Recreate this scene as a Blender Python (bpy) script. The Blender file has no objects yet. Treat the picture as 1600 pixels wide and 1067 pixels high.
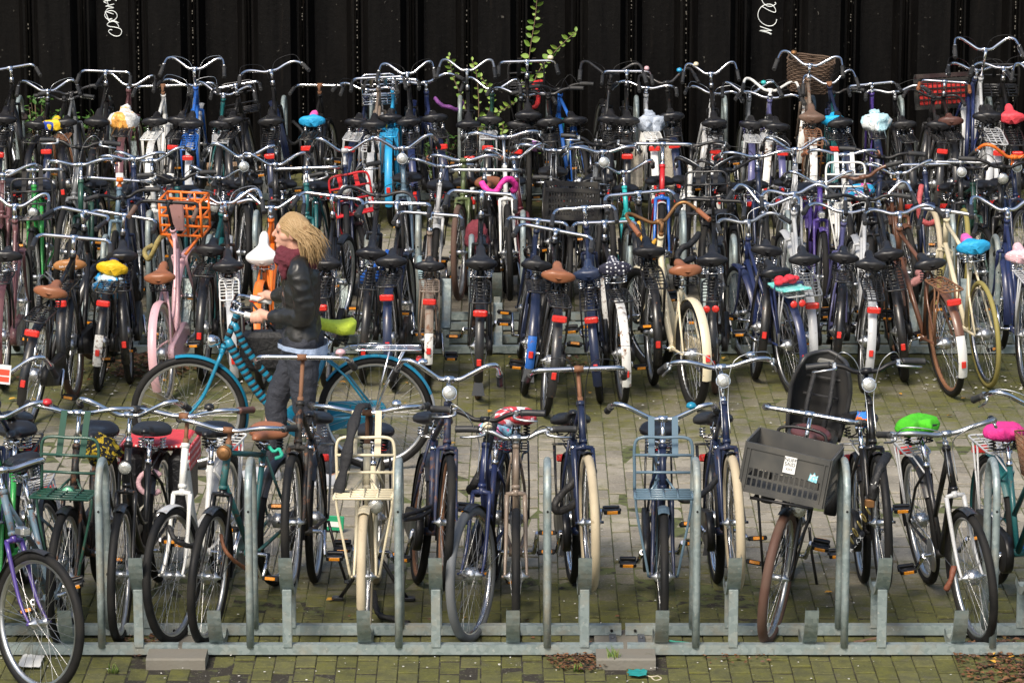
import bpy, math, random
from mathutils import Matrix, Vector, noise
sc = bpy.context.scene
R = math.radians
# ---------------------------------------------------------------- camera
F, P, H = 5746.0, R(12.33), 5.476          # focal length (px of a 1600 px wide frame), pitch, camera height
cam = bpy.data.cameras.new("camera"); co = bpy.data.objects.new("camera", cam)
sc.collection.objects.link(co); sc.camera = co
co.location = (0, 0, H); co.rotation_euler = (math.pi / 2 - P, 0, 0)
cam.sensor_width = 36; cam.lens = F / 1600 * 36; cam.clip_start = .5; cam.clip_end = 2000
# ---------------------------------------------------------------- light
SUN_EL, SUN_AZ = R(48), R(205)             # azimuth clockwise from +Y (behind the viewer's left shoulder)
w = bpy.data.worlds.new("World"); sc.world = w; w.use_nodes = True
nt = w.node_tree; bg = nt.nodes["Background"]
sky = nt.nodes.new("ShaderNodeTexSky"); sky.sky_type = 'NISHITA'; sky.sun_disc = False
sky.sun_elevation = SUN_EL; sky.sun_rotation = SUN_AZ; sky.dust_density = 3.0; sky.air_density = 1.2
nt.links.new(sky.outputs[0], bg.inputs[0]); bg.inputs[1].default_value = .125
sl = bpy.data.lights.new("sun", 'SUN'); so = bpy.data.objects.new("sun", sl); sc.collection.objects.link(so)
sl.energy = 2.9; sl.angle = R(18); sl.color = (1, .91, .78)
sdir = Vector((math.sin(SUN_AZ) * math.cos(SUN_EL), math.cos(SUN_AZ) * math.cos(SUN_EL), math.sin(SUN_EL)))
so.rotation_euler = sdir.to_track_quat('Z', 'Y').to_euler()
vs = sc.view_settings; vs.view_transform = 'Standard'; vs.look = 'None'; vs.gamma = 1; vs.use_curve_mapping = False
vs.exposure = 0.52
sc.cycles.use_denoising = True; sc.cycles.max_bounces = 6; sc.cycles.use_adaptive_sampling = True

# ---------------------------------------------------------------- helpers
def depth(Y, z=0): return Y * math.cos(P) + (H - z) * math.sin(P)
def wx(px, Y, z=0): return (px - 800) / F * depth(Y, z)           # photo column -> metres at a known distance
def gy(py): return H / math.tan(P + math.atan((py - 533.5) / F))  # photo row of a ground point -> distance

class MB:
    def __init__(s): s.v = []; s.f = []; s.sm = []
    def add(s, vs, fs, sm=True):
        o = len(s.v); s.v += [tuple(v) for v in vs]
        for f in fs: s.f.append([i + o for i in f]); s.sm.append(sm)
        return s
    def tube(s, pts, r, n=8, closed=False, cap=True, sm=True, flat=1.0):
        pts = [Vector(p) for p in pts]; m = len(pts)
        rs = r if isinstance(r, (list, tuple)) else [r] * m
        tg = []
        for i in range(m):
            if closed: t = pts[(i + 1) % m] - pts[i - 1]
            else: t = pts[min(i + 1, m - 1)] - pts[max(i - 1, 0)]
            tg.append(t.normalized() if t.length > 1e-9 else Vector((0, 0, 1)))
        up = Vector((0, 0, 1)) if abs(tg[0].z) < .9 else Vector((1, 0, 0))
        nrm = (up - tg[0] * up.dot(tg[0])).normalized()
        vs = []
        for i in range(m):
            nrm = nrm - tg[i] * nrm.dot(tg[i])
            nrm = nrm.normalized() if nrm.length > 1e-6 else tg[i].orthogonal().normalized()
            b = tg[i].cross(nrm)
            for k in range(n):
                a = 2 * math.pi * k / n
                vs.append(pts[i] + (nrm * math.cos(a) * flat + b * math.sin(a)) * rs[i])
        fs = []
        for i in range(m if closed else m - 1):
            j = (i + 1) % m
            for k in range(n):
                l = (k + 1) % n
                fs.append([i * n + k, i * n + l, j * n + l, j * n + k])
        s.add(vs, fs, sm)
        if cap and not closed:
            s.f.append([len(s.v) - m * n + k for k in range(n)][::-1]); s.sm.append(False)
            s.f.append([len(s.v) - n + k for k in range(n)]); s.sm.append(False)
        return s
    def box(s, c, sz, M=None, bev=0.0):
        hx, hy, hz = sz[0] / 2, sz[1] / 2, sz[2] / 2
        if bev <= 0:
            vs = [Vector((x * hx, y * hy, z * hz)) for z in (-1, 1) for y in (-1, 1) for x in (-1, 1)]
            fs = [[0, 2, 3, 1], [4, 5, 7, 6], [0, 1, 5, 4], [2, 6, 7, 3], [0, 4, 6, 2], [1, 3, 7, 5]]
        else:
            b = bev; vs = []; fs = []
            # rounded-corner box: octagon rings
            def ring(z, ix):
                ax, ay = hx - ix, hy - ix
                q = min(b, ax * .9, ay * .9)
                return [Vector(p + (z,)) for p in ((ax, ay - q), (ax - q, ay), (-ax + q, ay), (-ax, ay - q), (-ax, -ay + q), (-ax + q, -ay), (ax - q, -ay), (ax, -ay + q))]
            for z, ix in ((-hz, b * .7), (-hz + b * .7, 0), (hz - b * .7, 0), (hz, b * .7)): vs += ring(z, ix)
            for i in range(3):
                for k in range(8):
                    l = (k + 1) % 8; fs.append([i * 8 + k, i * 8 + l, i * 8 + 8 + l, i * 8 + 8 + k])
            fs.append(list(range(8))[::-1]); fs.append(list(range(24, 32)))
        c = Vector(c)
        vs = [(M @ v if M else v) + c for v in vs]
        return s.add(vs, fs, False)
    def disc(s, c, ax, prof, n=16, sm=True):      # lathe: prof = [(radius, along axis)]
        c = Vector(c); ax = Vector(ax).normalized(); u = ax.orthogonal().normalized(); w_ = ax.cross(u)
        vs = []
        for r, t in prof:
            for k in range(n):
                a = 2 * math.pi * k / n
                vs.append(c + ax * t + (u * math.cos(a) + w_ * math.sin(a)) * r)
        fs = [[i * n + k, i * n + (k + 1) % n, i * n + n + (k + 1) % n, i * n + n + k] for i in range(len(prof) - 1) for k in range(n)]
        s.add(vs, fs, sm)
        b = len(s.v) - len(prof) * n
        s.f.append([b + k for k in range(n)][::-1]); s.sm.append(False)
        e = len(s.v) - n
        s.f.append([e + k for k in range(n)]); s.sm.append(False)
        return s
    def grid(s, fn, nu, nv, sm=True, closeu=False, closev=False):
        vs = [fn(i / (nu if closeu else nu - 1), j / (nv if closev else nv - 1)) for i in range(nu) for j in range(nv)]
        fs = []
        for i in range(nu if closeu else nu - 1):
            for j in range(nv if closev else nv - 1):
                a, b = (i + 1) % nu, (j + 1) % nv
                fs.append([i * nv + j, a * nv + j, a * nv + b, i * nv + b])
        return s.add(vs, fs, sm)
    def mesh(s, name):
        me = bpy.data.meshes.new(name); me.from_pydata(s.v, [], s.f)
        me.polygons.foreach_set("use_smooth", s.sm); me.materials.append(None); me.update()
        return me

_cache = {}
def cached(key, fn):
    if key not in _cache:
        mb = MB(); fn(mb); _cache[key] = mb.mesh(str(key[0]))
    return _cache[key]
def ob(name, me, mat=None, parent=None, M=None, **props):
    if isinstance(me, MB): me = me.mesh(name)
    o = bpy.data.objects.new(name, me); sc.collection.objects.link(o)
    if me is not None and mat is not None:
        o.material_slots[0].link = 'OBJECT'; o.material_slots[0].material = mat
    if parent is not None: o.parent = parent
    if M is not None: o.matrix_local = M
    for k, v in props.items(): o[k] = v
    return o
def thing(name, label, cat, M=None, group=None):
    o = ob(name, None, M=M, label=label, category=cat)
    if group: o["group"] = group
    return o
def tag(o, label, cat, group=None):
    o["label"] = label; o["category"] = cat
    if group: o["group"] = group
    return o
def cr(pts, k=6):                                 # Catmull-Rom through points
    pts = [Vector(p) for p in pts]; q = [pts[0] * 2 - pts[1]] + pts + [pts[-1] * 2 - pts[-2]]
    out = []
    for i in range(1, len(q) - 2):
        a, b, c, d = q[i - 1:i + 3]
        for j in range(k):
            t = j / k
            out.append(.5 * ((2 * b) + (c - a) * t + (2 * a - 5 * b + 4 * c - d) * t * t + (3 * b - a - 3 * c + d) * t ** 3))
    out.append(q[-2]); return out

# ---------------------------------------------------------------- materials
def new_mat(name):
    m = bpy.data.materials.new(name); m.use_nodes = True
    n = m.node_tree.nodes; return m, n, m.node_tree.links, n["Principled BSDF"]
def N(n, t, **kw):
    x = n.new("ShaderNode" + t)
    for k, v in kw.items():
        if k in x.inputs: x.inputs[k].default_value = v
        else: setattr(x, k, v)
    return x
def objcoord(n, l):
    tc = N(n, "TexCoord"); oi = N(n, "ObjectInfo")
    ml = N(n, "Math", operation='MULTIPLY'); ml.inputs[1].default_value = 37.0
    l.new(oi.outputs["Random"], ml.inputs[0])
    ad = N(n, "VectorMath", operation='ADD'); l.new(tc.outputs["Object"], ad.inputs[0]); l.new(ml.outputs[0], ad.inputs[1])
    return ad.outputs[0]
def ramp(n, l, src, a, b, ca=(0, 0, 0, 1), cb=(1, 1, 1, 1)):
    r = N(n, "ValToRGB"); r.color_ramp.elements[0].position = a; r.color_ramp.elements[1].position = b
    r.color_ramp.elements[0].color = ca; r.color_ramp.elements[1].color = cb
    l.new(src, r.inputs[0]); return r.outputs[0]
def mixc(n, l, fac, a, b):
    m = N(n, "Mix", data_type='RGBA')
    for i, v in ((6, a), (7, b)):
        if isinstance(v, tuple): m.inputs[i].default_value = v if len(v) == 4 else v + (1,)
        else: l.new(v, m.inputs[i])
    if isinstance(fac, (int, float)): m.inputs[0].default_value = fac
    else: l.new(fac, m.inputs[0])
    return m.outputs[2]
MATS = {}
def surf(name, col, rough=.4, metal=0.0, wear=.25, wearcol=(.16, .07, .03), wscale=22, coat=0.0, spec=.5, bump=0.0, bscale=120, dust=.25):
    """painted / plastic / metal surface: worn spots, a film of dust, uneven gloss"""
    if name in MATS: return MATS[name]
    m, n, l, b = new_mat(name); MATS[name] = m
    oc = objcoord(n, l)
    n1 = N(n, "TexNoise", Scale=wscale, Detail=6.0, Roughness=.65); l.new(oc, n1.inputs["Vector"])
    n2 = N(n, "TexNoise", Scale=7.0, Detail=4.0); l.new(oc, n2.inputs["Vector"])
    wmask = ramp(n, l, n1.outputs[0], .72 - wear * .28, .78 - wear * .2)
    dusted = mixc(n, l, ramp(n, l, n2.outputs[0], .4, .8, (0, 0, 0, 1), (dust,) * 3 + (1,)), tuple(col), (.17, .15, .115))
    c = mixc(n, l, wmask, dusted, tuple(wearcol)) if wear > 0 else dusted
    l.new(c, b.inputs["Base Color"])
    rr = N(n, "MapRange"); l.new(n2.outputs[0], rr.inputs[0]); rr.inputs[1].default_value = .3; rr.inputs[2].default_value = .75
    rr.inputs[3].default_value = rough * .75; rr.inputs[4].default_value = min(1, rough * 1.45)
    if wear > 0:
        mr = N(n, "Mix"); l.new(wmask, mr.inputs[0]); l.new(rr.outputs[0], mr.inputs[2]); mr.inputs[3].default_value = .8; l.new(mr.outputs[0], b.inputs["Roughness"])
        if metal > 0:
            mm = N(n, "Mix"); l.new(wmask, mm.inputs[0]); mm.inputs[2].default_value = metal; mm.inputs[3].default_value = 0; l.new(mm.outputs[0], b.inputs["Metallic"])
    else:
        l.new(rr.outputs[0], b.inputs["Roughness"]); b.inputs["Metallic"].default_value = metal
    b.inputs["Coat Weight"].default_value = coat; b.inputs["Specular IOR Level"].default_value = spec
    if bump > 0:
        n3 = N(n, "TexNoise", Scale=bscale, Detail=3.0); l.new(oc, n3.inputs["Vector"])
        bp = N(n, "Bump", Strength=bump, Distance=.004); l.new(n3.outputs[0], bp.inputs["Height"]); l.new(bp.outputs[0], b.inputs["Normal"])
    return m
PAINT = dict(black=(.007, .007, .008), navy=(.012, .02, .055), blue=(.014, .024, .085), royal=(.02, .12, .45), sky=(.02, .33, .62), cyan=(.008, .20, .33),
    teal=(.012, .10, .105), aqua=(.03, .42, .42), green=(.03, .30, .06), dkgreen=(.02, .07, .05), olive=(.10, .13, .05), white=(.72, .72, .69), cream=(.68, .60, .42),
    silver=(.45, .46, .47), grey=(.16, .17, .18), bluegrey=(.10, .16, .21), pink=(.62, .38, .41), mauve=(.14, .06, .065), purple=(.06, .035, .20), violet=(.085, .085, .20),
    red=(.50, .015, .02), orange=(.80, .17, .015), bronze=(.13, .055, .03), taupe=(.20, .155, .12), maroon=(.09, .012, .02), yellow=(.75, .50, .02), iron=(.018, .018, .02))
def paint(c):
    if c in ('chrome', 'alu', 'rust', 'brass', 'galv'): return METAL[c]
    old = c.endswith('_old'); k = c[:-4] if old else c
    return surf("paint_" + c, PAINT[k], rough=.5 if old else .33, wear=.66 if old else .32, coat=.0 if old else .15, wearcol=(.15, .065, .03), wscale=26, dust=.28 if old else .09)
METAL = dict(
    chrome=surf("chrome", (.78, .78, .80), .13, 1.0, .22, (.20, .09, .04), 30, dust=.10),
    alu=surf("aluminium", (.62, .63, .64), .33, 1.0, .08, (.3, .27, .24), 20, dust=.2),
    rust=surf("rusty_steel", (.22, .10, .05), .75, .2, .4, (.34, .17, .08), 30),
    brass=surf("old_brass", (.30, .15, .06), .5, .8, .4, (.12, .06, .04), 24),
    galv=None)
RUB = dict(black=surf("tyre_rubber", (.009, .009, .0095), .65, wear=0, spec=.22, bump=.35, bscale=160, dust=.10),
    grey=surf("tyre_grey", (.12, .13, .14), .8, wear=0, bump=.35, bscale=160, dust=.3),
    cream=surf("tyre_cream", (.46, .385, .26), .75, wear=.4, wearcol=(.27, .21, .13), bump=.3, bscale=160, dust=.3),
    brown=surf("tyre_brown", (.085, .04, .027), .8, wear=0, bump=.35, bscale=160, dust=.3),
    yellow=surf("tyre_yellow", (.26, .22, .06), .7, wear=.1, bump=.2, dust=.2))
PLAST = surf("black_plastic", (.008, .008, .009), .38, wear=0, dust=.06, spec=.35)
GRIPM = surf("grip_rubber", (.018, .019, .021), .55, wear=0, dust=.14)
STEEL = surf("spoke_steel", (.55, .55, .55), .3, 1.0, .15, (.25, .13, .07), 40)
SAD = dict(black=surf("saddle_black", (.010, .010, .012), .36, wear=.06, wearcol=(.05, .045, .04), bump=.06, bscale=200, dust=.08),
    brown=surf("saddle_brown", (.27, .10, .045), .38, wear=.12, wearcol=(.12, .045, .025), bump=.12, bscale=200, dust=.1),
    tan=surf("saddle_tan", (.44, .19, .06), .4, wear=.05, wearcol=(.2, .08, .03), bump=.12, bscale=200, dust=.08),
    dark=surf("saddle_darkbrown", (.09, .035, .026), .4, wear=.1, wearcol=(.04, .02, .015), bump=.12, dust=.12),
    maroon=surf("saddle_maroon", (.11, .04, .04), .4, wear=.05, bump=.1, dust=.1),
    taupe=surf("saddle_taupe", (.14, .085, .06), .6, wear=.3, bump=.2, dust=.3),
    navy=surf("saddle_navy", (.018, .03, .07), .35, wear=.05, bump=.1, dust=.12),
    white=surf("saddle_white", (.75, .74, .72), .4, wear=.05, bump=.05, dust=.1))
def lens(name, col, emit=0):
    if name in MATS: return MATS[name]
    m, n, l, b = new_mat(name); MATS[name] = m
    tc = objcoord(n, l); v = N(n, "TexVoronoi", Scale=260.0); l.new(tc, v.inputs["Vector"])
    bp = N(n, "Bump", Strength=.5, Distance=.002); l.new(v.outputs[0], bp.inputs["Height"]); l.new(bp.outputs[0], b.inputs["Normal"])
    l.new(mixc(n, l, v.outputs[0], tuple(x * .75 for x in col), tuple(min(1, x * 1.25 + .02) for x in col)), b.inputs["Base Color"])
    b.inputs["Roughness"].default_value = .16; b.inputs["Coat Weight"].default_value = .6
    return m
REDL = lens("red_reflector", (.62, .02, .012)); ORANGE = lens("amber_reflector", (.95, .30, .01)); CLEAR = lens("lamp_glass", (.50, .50, .46)); CLEAR.node_tree.nodes["Principled BSDF"].inputs["Metallic"].default_value = .55
GREENL = lens("green_lamp_glass", (.10, .34, .2))
def cloth(name, col, rough=.85, col2=None, mode=None, scale=30):
    if name in MATS: return MATS[name]
    m, n, l, b = new_mat(name); MATS[name] = m
    tc = N(n, "TexCoord"); nz = N(n, "TexNoise", Scale=300.0, Detail=2.0); l.new(tc.outputs["Object"], nz.inputs["Vector"])
    nf = N(n, "TexNoise", Scale=14.0, Detail=5.0); l.new(tc.outputs["Object"], nf.inputs["Vector"])
    base = mixc(n, l, nf.outputs[0], tuple(x * .7 for x in col), tuple(min(1, x * 1.25) for x in col))
    if mode == 'dots':
        v = N(n, "TexVoronoi", Scale=float(scale), Randomness=.25); l.new(tc.outputs["Object"], v.inputs["Vector"])
        base = mixc(n, l, ramp(n, l, v.outputs["Distance"], .24, .30, (1, 1, 1, 1), (0, 0, 0, 1)), base, col2)
    elif mode == 'cells':
        v = N(n, "TexVoronoi", Scale=float(scale)); l.new(tc.outputs["Object"], v.inputs["Vector"])
        base = mixc(n, l, ramp(n, l, v.outputs["Color"], .45, .55), base, col2)
    elif mode == 'dash':
        mp = N(n, "Mapping"); mp.inputs["Scale"].default_value = (70, 42, 26); l.new(tc.outputs["Object"], mp.inputs[0])
        v = N(n, "TexVoronoi", Scale=1.0, Randomness=.2); l.new(mp.outputs[0], v.inputs["Vector"])
        base = mixc(n, l, ramp(n, l, v.outputs["Distance"], .22, .27, (1, 1, 1, 1), (0, 0, 0, 1)), base, col2)
    elif mode == 'nose':                      # second colour towards one end of the piece (its own two-tone cut)
        sp = N(n, "SeparateXYZ"); l.new(tc.outputs["Object"], sp.inputs[0])
        base = mixc(n, l, ramp(n, l, sp.outputs[0], .02 + .0, .03), base, col2)
    elif mode == 'swirl':
        v = N(n, "TexNoise", Scale=float(scale), Distortion=1.2); l.new(tc.outputs["Object"], v.inputs["Vector"])
        base = mixc(n, l, ramp(n, l, v.outputs[0], .52, .55), base, col2)
    l.new(base, b.inputs["Base Color"]); b.inputs["Roughness"].default_value = rough
    cz = N(n, "TexNoise", Scale=26.0, Detail=5.0, Distortion=1.4); l.new(tc.outputs["Object"], cz.inputs["Vector"])
    b0 = N(n, "Bump", Strength=.75, Distance=.012); l.new(cz.outputs[0], b0.inputs["Height"])
    bp = N(n, "Bump", Strength=.25, Distance=.003); l.new(nz.outputs[0], bp.inputs["Height"]); l.new(b0.outputs[0], bp.inputs["Normal"]); l.new(bp.outputs[0], b.inputs["Normal"])
    return m
def galvanised():
    m, n, l, b = new_mat("galvanised_steel")
    g = N(n, "NewGeometry"); v = N(n, "TexVoronoi", Scale=45.0); l.new(g.outputs["Position"], v.inputs["Vector"])
    nz = N(n, "TexNoise", Scale=5.0, Detail=6.0, Roughness=.7); l.new(g.outputs["Position"], nz.inputs["Vector"])
    n3 = N(n, "TexNoise", Scale=38.0, Detail=4.0); l.new(g.outputs["Position"], n3.inputs["Vector"])
    c = mixc(n, l, ramp(n, l, v.outputs["Color"], .1, .9), (.23, .285, .285), (.34, .40, .40))
    c = mixc(n, l, ramp(n, l, nz.outputs[0], .48, .75), c, (.33, .30, .23))
    c = mixc(n, l, ramp(n, l, n3.outputs[0], .66, .74), c, (.52, .53, .50))
    l.new(c, b.inputs["Base Color"]); b.inputs["Metallic"].default_value = .45
    l.new(ramp(n, l, nz.outputs[0], .3, .7, (.42,) * 3 + (1,), (.7,) * 3 + (1,)), b.inputs["Roughness"])
    bp = N(n, "Bump", Strength=.25, Distance=.003); l.new(n3.outputs[0], bp.inputs["Height"]); l.new(bp.outputs[0], b.inputs["Normal"])
    return m
GALV = galvanised(); METAL['galv'] = GALV

# ---------------------------------------------------------------- ground
def stone_mat(name, island):
    m, n, l, b = new_mat(name)
    g = N(n, "NewGeometry"); oi = N(n, "ObjectInfo")
    rnd = g.outputs["Random Per Island"] if island else oi.outputs["Random"]
    big = N(n, "TexNoise", Scale=.75, Detail=4.0, Roughness=.6); l.new(g.outputs["Position"], big.inputs["Vector"])
    mid = N(n, "TexNoise", Scale=9.0, Detail=6.0, Roughness=.7); l.new(g.outputs["Position"], mid.inputs["Vector"])
    fine = N(n, "TexNoise", Scale=70.0, Detail=8.0, Roughness=.75); l.new(g.outputs["Position"], fine.inputs["Vector"])
    sp = N(n, "SeparateXYZ"); l.new(g.outputs["Position"], sp.inputs[0])
    mr = N(n, "MapRange"); l.new(sp.outputs[1], mr.inputs[0]); mr.inputs[1].default_value = 16; mr.inputs[2].default_value = 34
    rp = N(n, "ValToRGB"); e = rp.color_ramp.elements       # where people do not walk, moss grows
    stops = ((16, .78), (18.3, .80), (19.2, .40), (20.1, .08), (21.6, .12), (22.7, .52), (24.6, .70), (26.0, .22), (27.0, .06), (28.6, .10), (29.6, .55), (33, .8))
    for i, (y, v_) in enumerate(stops):
        el = e[i] if i < 2 else e.new((y - 16) / 18)
        el.position = (y - 16) / 18; el.color = (v_,) * 3 + (1,)
    l.new(mr.outputs[0], rp.inputs[0])
    a1 = N(n, "Math", operation='MULTIPLY_ADD'); l.new(big.outputs[0], a1.inputs[0]); a1.inputs[1].default_value = .9; l.new(rp.outputs[0], a1.inputs[2])
    a2 = N(n, "Math", operation='MULTIPLY_ADD'); l.new(mid.outputs[0], a2.inputs[0]); a2.inputs[1].default_value = .75; l.new(a1.outputs[0], a2.inputs[2])
    a3 = N(n, "Math", operation='MULTIPLY_ADD'); l.new(rnd, a3.inputs[0]); a3.inputs[1].default_value = .28; l.new(a2.outputs[0], a3.inputs[2])
    sub = N(n, "Math", operation='SUBTRACT'); l.new(a3.outputs[0], sub.inputs[0]); sub.inputs[1].default_value = .62
    moss = ramp(n, l, sub.outputs[0], .5, 1.05, (0, 0, 0, 1), (.86, .86, .86, 1))
    st = mixc(n, l, rnd, (.20, .18, .142), (.36, .325, .26))
    big2 = N(n, "TexNoise", Scale=1.7, Detail=5.0, Roughness=.65); l.new(g.outputs["Position"], big2.inputs["Vector"])
    st = mixc(n, l, ramp(n, l, big2.outputs[0], .45, .72, (0, 0, 0, 1), (.6, .6, .6, 1)), st, (.10, .092, .075))
    st = mixc(n, l, ramp(n, l, fine.outputs[0], .56, .66), st, (.44, .41, .35))
    st = mixc(n, l, ramp(n, l, fine.outputs[0], .30, .42, (.7, .7, .7, 1), (0, 0, 0, 1)), st, (.07, .062, .05))
    st = mixc(n, l, ramp(n, l, mid.outputs[0], .56, .72), st, (.085, .075, .06))
    mo = mixc(n, l, ramp(n, l, mid.outputs[0], .32, .68), (.028, .033, .004), (.112, .115, .012))
    mo = mixc(n, l, ramp(n, l, fine.outputs[0], .34, .46, (.75, .75, .75, 1), (0, 0, 0, 1)), mo, (.022, .022, .009))
    mo = mixc(n, l, ramp(n, l, fine.outputs[0], .60, .68), mo, (.24, .22, .13))
    c = mixc(n, l, moss, st, mo)
    l.new(c, b.inputs["Base Color"]); b.inputs["Roughness"].default_value = .88; b.inputs["Specular IOR Level"].default_value = .3
    bp = N(n, "Bump", Strength=.55, Distance=.004); l.new(fine.outputs[0], bp.inputs["Height"])
    b2 = N(n, "Bump", Strength=.5, Distance=.008); l.new(mid.outputs[0], b2.inputs["Height"]); l.new(bp.outputs[0], b2.inputs["Normal"]); l.new(b2.outputs[0], b.inputs["Normal"])
    return m
def joint_mat():
    m, n, l, b = new_mat("joint_soil")
    g = N(n, "NewGeometry"); a = N(n, "TexNoise", Scale=3.0, Detail=5.0); l.new(g.outputs["Position"], a.inputs["Vector"])
    f = N(n, "TexNoise", Scale=90.0, Detail=4.0); l.new(g.outputs["Position"], f.inputs["Vector"])
    sp = N(n, "SeparateXYZ"); l.new(g.outputs["Position"], sp.inputs[0]); d_ = N(n, "TexNoise", Scale=16.0, Detail=3.0); l.new(g.outputs["Position"], d_.inputs["Vector"])
    mr = N(n, "MapRange"); l.new(sp.outputs[1], mr.inputs[0]); mr.inputs[1].default_value = 17.2; mr.inputs[2].default_value = 19.2; mr.inputs[3].default_value = -.16; mr.inputs[4].default_value = .10
    ad = N(n, "Math", operation='ADD'); l.new(d_.outputs[0], ad.inputs[0]); l.new(mr.outputs[0], ad.inputs[1])
    c = mixc(n, l, ramp(n, l, ad.outputs[0], .42, .6), (.022, .018, .012), (.085, .098, .03))
    c = mixc(n, l, ramp(n, l, f.outputs[0], .6, .7), c, (.13, .12, .09))
    l.new(c, b.inputs["Base Color"]); b.inputs["Roughness"].default_value = 1
    return m
JOINT = joint_mat(); STONE1 = stone_mat("paving_brick_single", False); STONEN = stone_mat("paving_brick", True)
g = MB(); g.add([(-300, -60, -.006), (300, -60, -.006), (300, 500, -.006), (-300, 500, -.006)], [[0, 1, 2, 3]], False)
ground = ob("ground", g, JOINT, kind="structure")
pav = ob("pavement", None, kind="structure")
rng = random.Random(5)
BW, BL, GAP = .103, .212, .0045
def brick_geo(mb, c, tilt, w_, l_):
    hx, hy, ch = w_ / 2 - GAP / 2, l_ / 2 - .0095, .0035
    def zz(x, y): return c[2] + tilt[0] * x + tilt[1] * y
    v = []
    for k, z in ((0, -.05), (0, -ch), (ch, 0)):
        for sx, sy in ((-1, -1), (1, -1), (1, 1), (-1, 1)):
            x, y = sx * (hx - k), sy * (hy - k); v.append((c[0] + x, c[1] + y, (zz(x, y) + z) if z > -.05 else c[2] - .05))
    f = [[i * 4 + k, i * 4 + (k + 1) % 4, i * 4 + 4 + (k + 1) % 4, i * 4 + 4 + k] for i in (0, 1) for k in range(4)] + [[8, 9, 10, 11]]
    mb.add(v, f, False)
cells = []
for i in range(-64, 65):
    for j in range(int(15.0 / BL), int(32.6 / BL) + 1):
        Y = j * BL + (BL / 2 if i % 2 else 0) + rng.uniform(-.004, .004); X = i * BW + .02 * math.sin(Y * .9 + i * .05) * .4
        if abs(X) < depth(Y) * 800 / F + 1.6: cells.append((X, Y))
holes = []                                              # (x0, x1, y0, y1) where bricks are lifted for the blocks
for px in (281, 976):
    X = wx(px, 17.85); holes.append((X - .17, X + .17, 17.48, 18.13))
cells = [c for c in cells if not any(a < c[0] < b_ and y0 < c[1] < y1 for a, b_, y0, y1 in holes)]
cells.sort(key=lambda c: (c[1] > 17.15 and abs(c[0]) < depth(c[1]) * 800 / F + .02) and c[1] or 99)
proto = [MB() for _ in range(6)]
for p_ in proto: brick_geo(p_, (0, 0, 0), (rng.uniform(-.05, .05), rng.uniform(-.03, .03)), BW, BL)
proto = [p_.mesh("brick") for p_ in proto]
rest = MB()
for k, (X, Y) in enumerate(cells):
    z = rng.uniform(-.004, .004) + .010 * noise.noise(Vector((X * 1.3, Y * 1.3, 3)))
    if k < 300: ob("brick", rng.choice(proto), STONE1, pav, Matrix.Translation((X, Y, z)))
    else: brick_geo(rest, (X, Y, z), (rng.uniform(-.05, .05), rng.uniform(-.03, .03)), BW, BL)
ob("brick_field", rest, STONEN, pav, kind="stuff")

# ---------------------------------------------------------------- steel sheet pile wall
WY = 32.0
def wall_mat():
    m, n, l, b = new_mat("black_steel_paint")
    g = N(n, "NewGeometry"); mp = N(n, "Mapping"); mp.inputs["Scale"].default_value = (6, 6, .5); l.new(g.outputs["Position"], mp.inputs[0])
    a = N(n, "TexNoise", Scale=1.6, Detail=7.0, Roughness=.7); l.new(mp.outputs[0], a.inputs["Vector"])
    s_ = N(n, "TexNoise", Scale=26.0, Detail=4.0); l.new(g.outputs["Position"], s_.inputs["Vector"])
    c = mixc(n, l, ramp(n, l, a.outputs[0], .35, .75), (.0022, .002, .0021), (.0062, .0055, .005))
    c = mixc(n, l, ramp(n, l, s_.outputs[0], .70, .76), c, (.075, .07, .06))
    l.new(c, b.inputs["Base Color"])
    st_ = N(n, "TexNoise", Scale=.9, Detail=8.0, Roughness=.75); mp2 = N(n, "Mapping"); mp2.inputs["Scale"].default_value = (14, 14, .9); l.new(g.outputs["Position"], mp2.inputs[0]); l.new(mp2.outputs[0], st_.inputs["Vector"])
    c = mixc(n, l, ramp(n, l, st_.outputs[0], .60, .74), c, (.016, .012, .009))
    l.new(c, b.inputs["Base Color"])
    l.new(ramp(n, l, a.outputs[0], .3, .8, (.42,) * 3 + (1,), (.75,) * 3 + (1,)), b.inputs["Roughness"]); b.inputs["Specular IOR Level"].default_value = .09
    bp = N(n, "Bump", Strength=.3, Distance=.01); l.new(s_.outputs[0], bp.inputs["Height"]); l.new(bp.outputs[0], b.inputs["Normal"])
    return m
WALLM = wall_mat()
wall = thing("sheet_pile_wall", "tall black steel sheet pile wall behind the farthest bicycles", "wall")
def pile(mb, out):
    # U-section: flange, two sloping webs, interlock curls
    d = -.13 if out else .13; w_ = .477
    prof = [(-w_ / 2, 0), (-.19, 0), (-.14, d), (.14, d), (.19, 0), (w_ / 2, 0)]
    t = .012; zz = [0, 1.2, 2.4, 4.6]
    for (x0, y0), (x1, y1) in zip(prof, prof[1:]):
        dx, dy = x1 - x0, y1 - y0; L = math.hypot(dx, dy); nx, ny = -dy / L * t, dx / L * t
        v = []
        for z in (0, 4.6): v += [(x0, y0, z), (x1, y1, z), (x1 + nx, y1 + ny, z), (x0 + nx, y0 + ny, z)]
        mb.add(v, [[0, 1, 5, 4], [1, 2, 6, 5], [2, 3, 7, 6], [3, 0, 4, 7], [4, 5, 6, 7]], False)
    for s_ in (-1, 1):
        mb.tube([(s_ * (w_ / 2 - .012), -.012, 0), (s_ * (w_ / 2 - .012), -.012, 4.6)], .014, 6)
pm = [MB(), MB()]; pile(pm[0], True); pile(pm[1], False); pm = [p_.mesh("pile") for p_ in pm]
x0 = wx(87, WY, 1.4) - .479 * 14
for i in range(45): ob("pile", pm[i % 2], WALLM, wall, Matrix.Translation((x0 + i * .479, WY, 0)))
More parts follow.
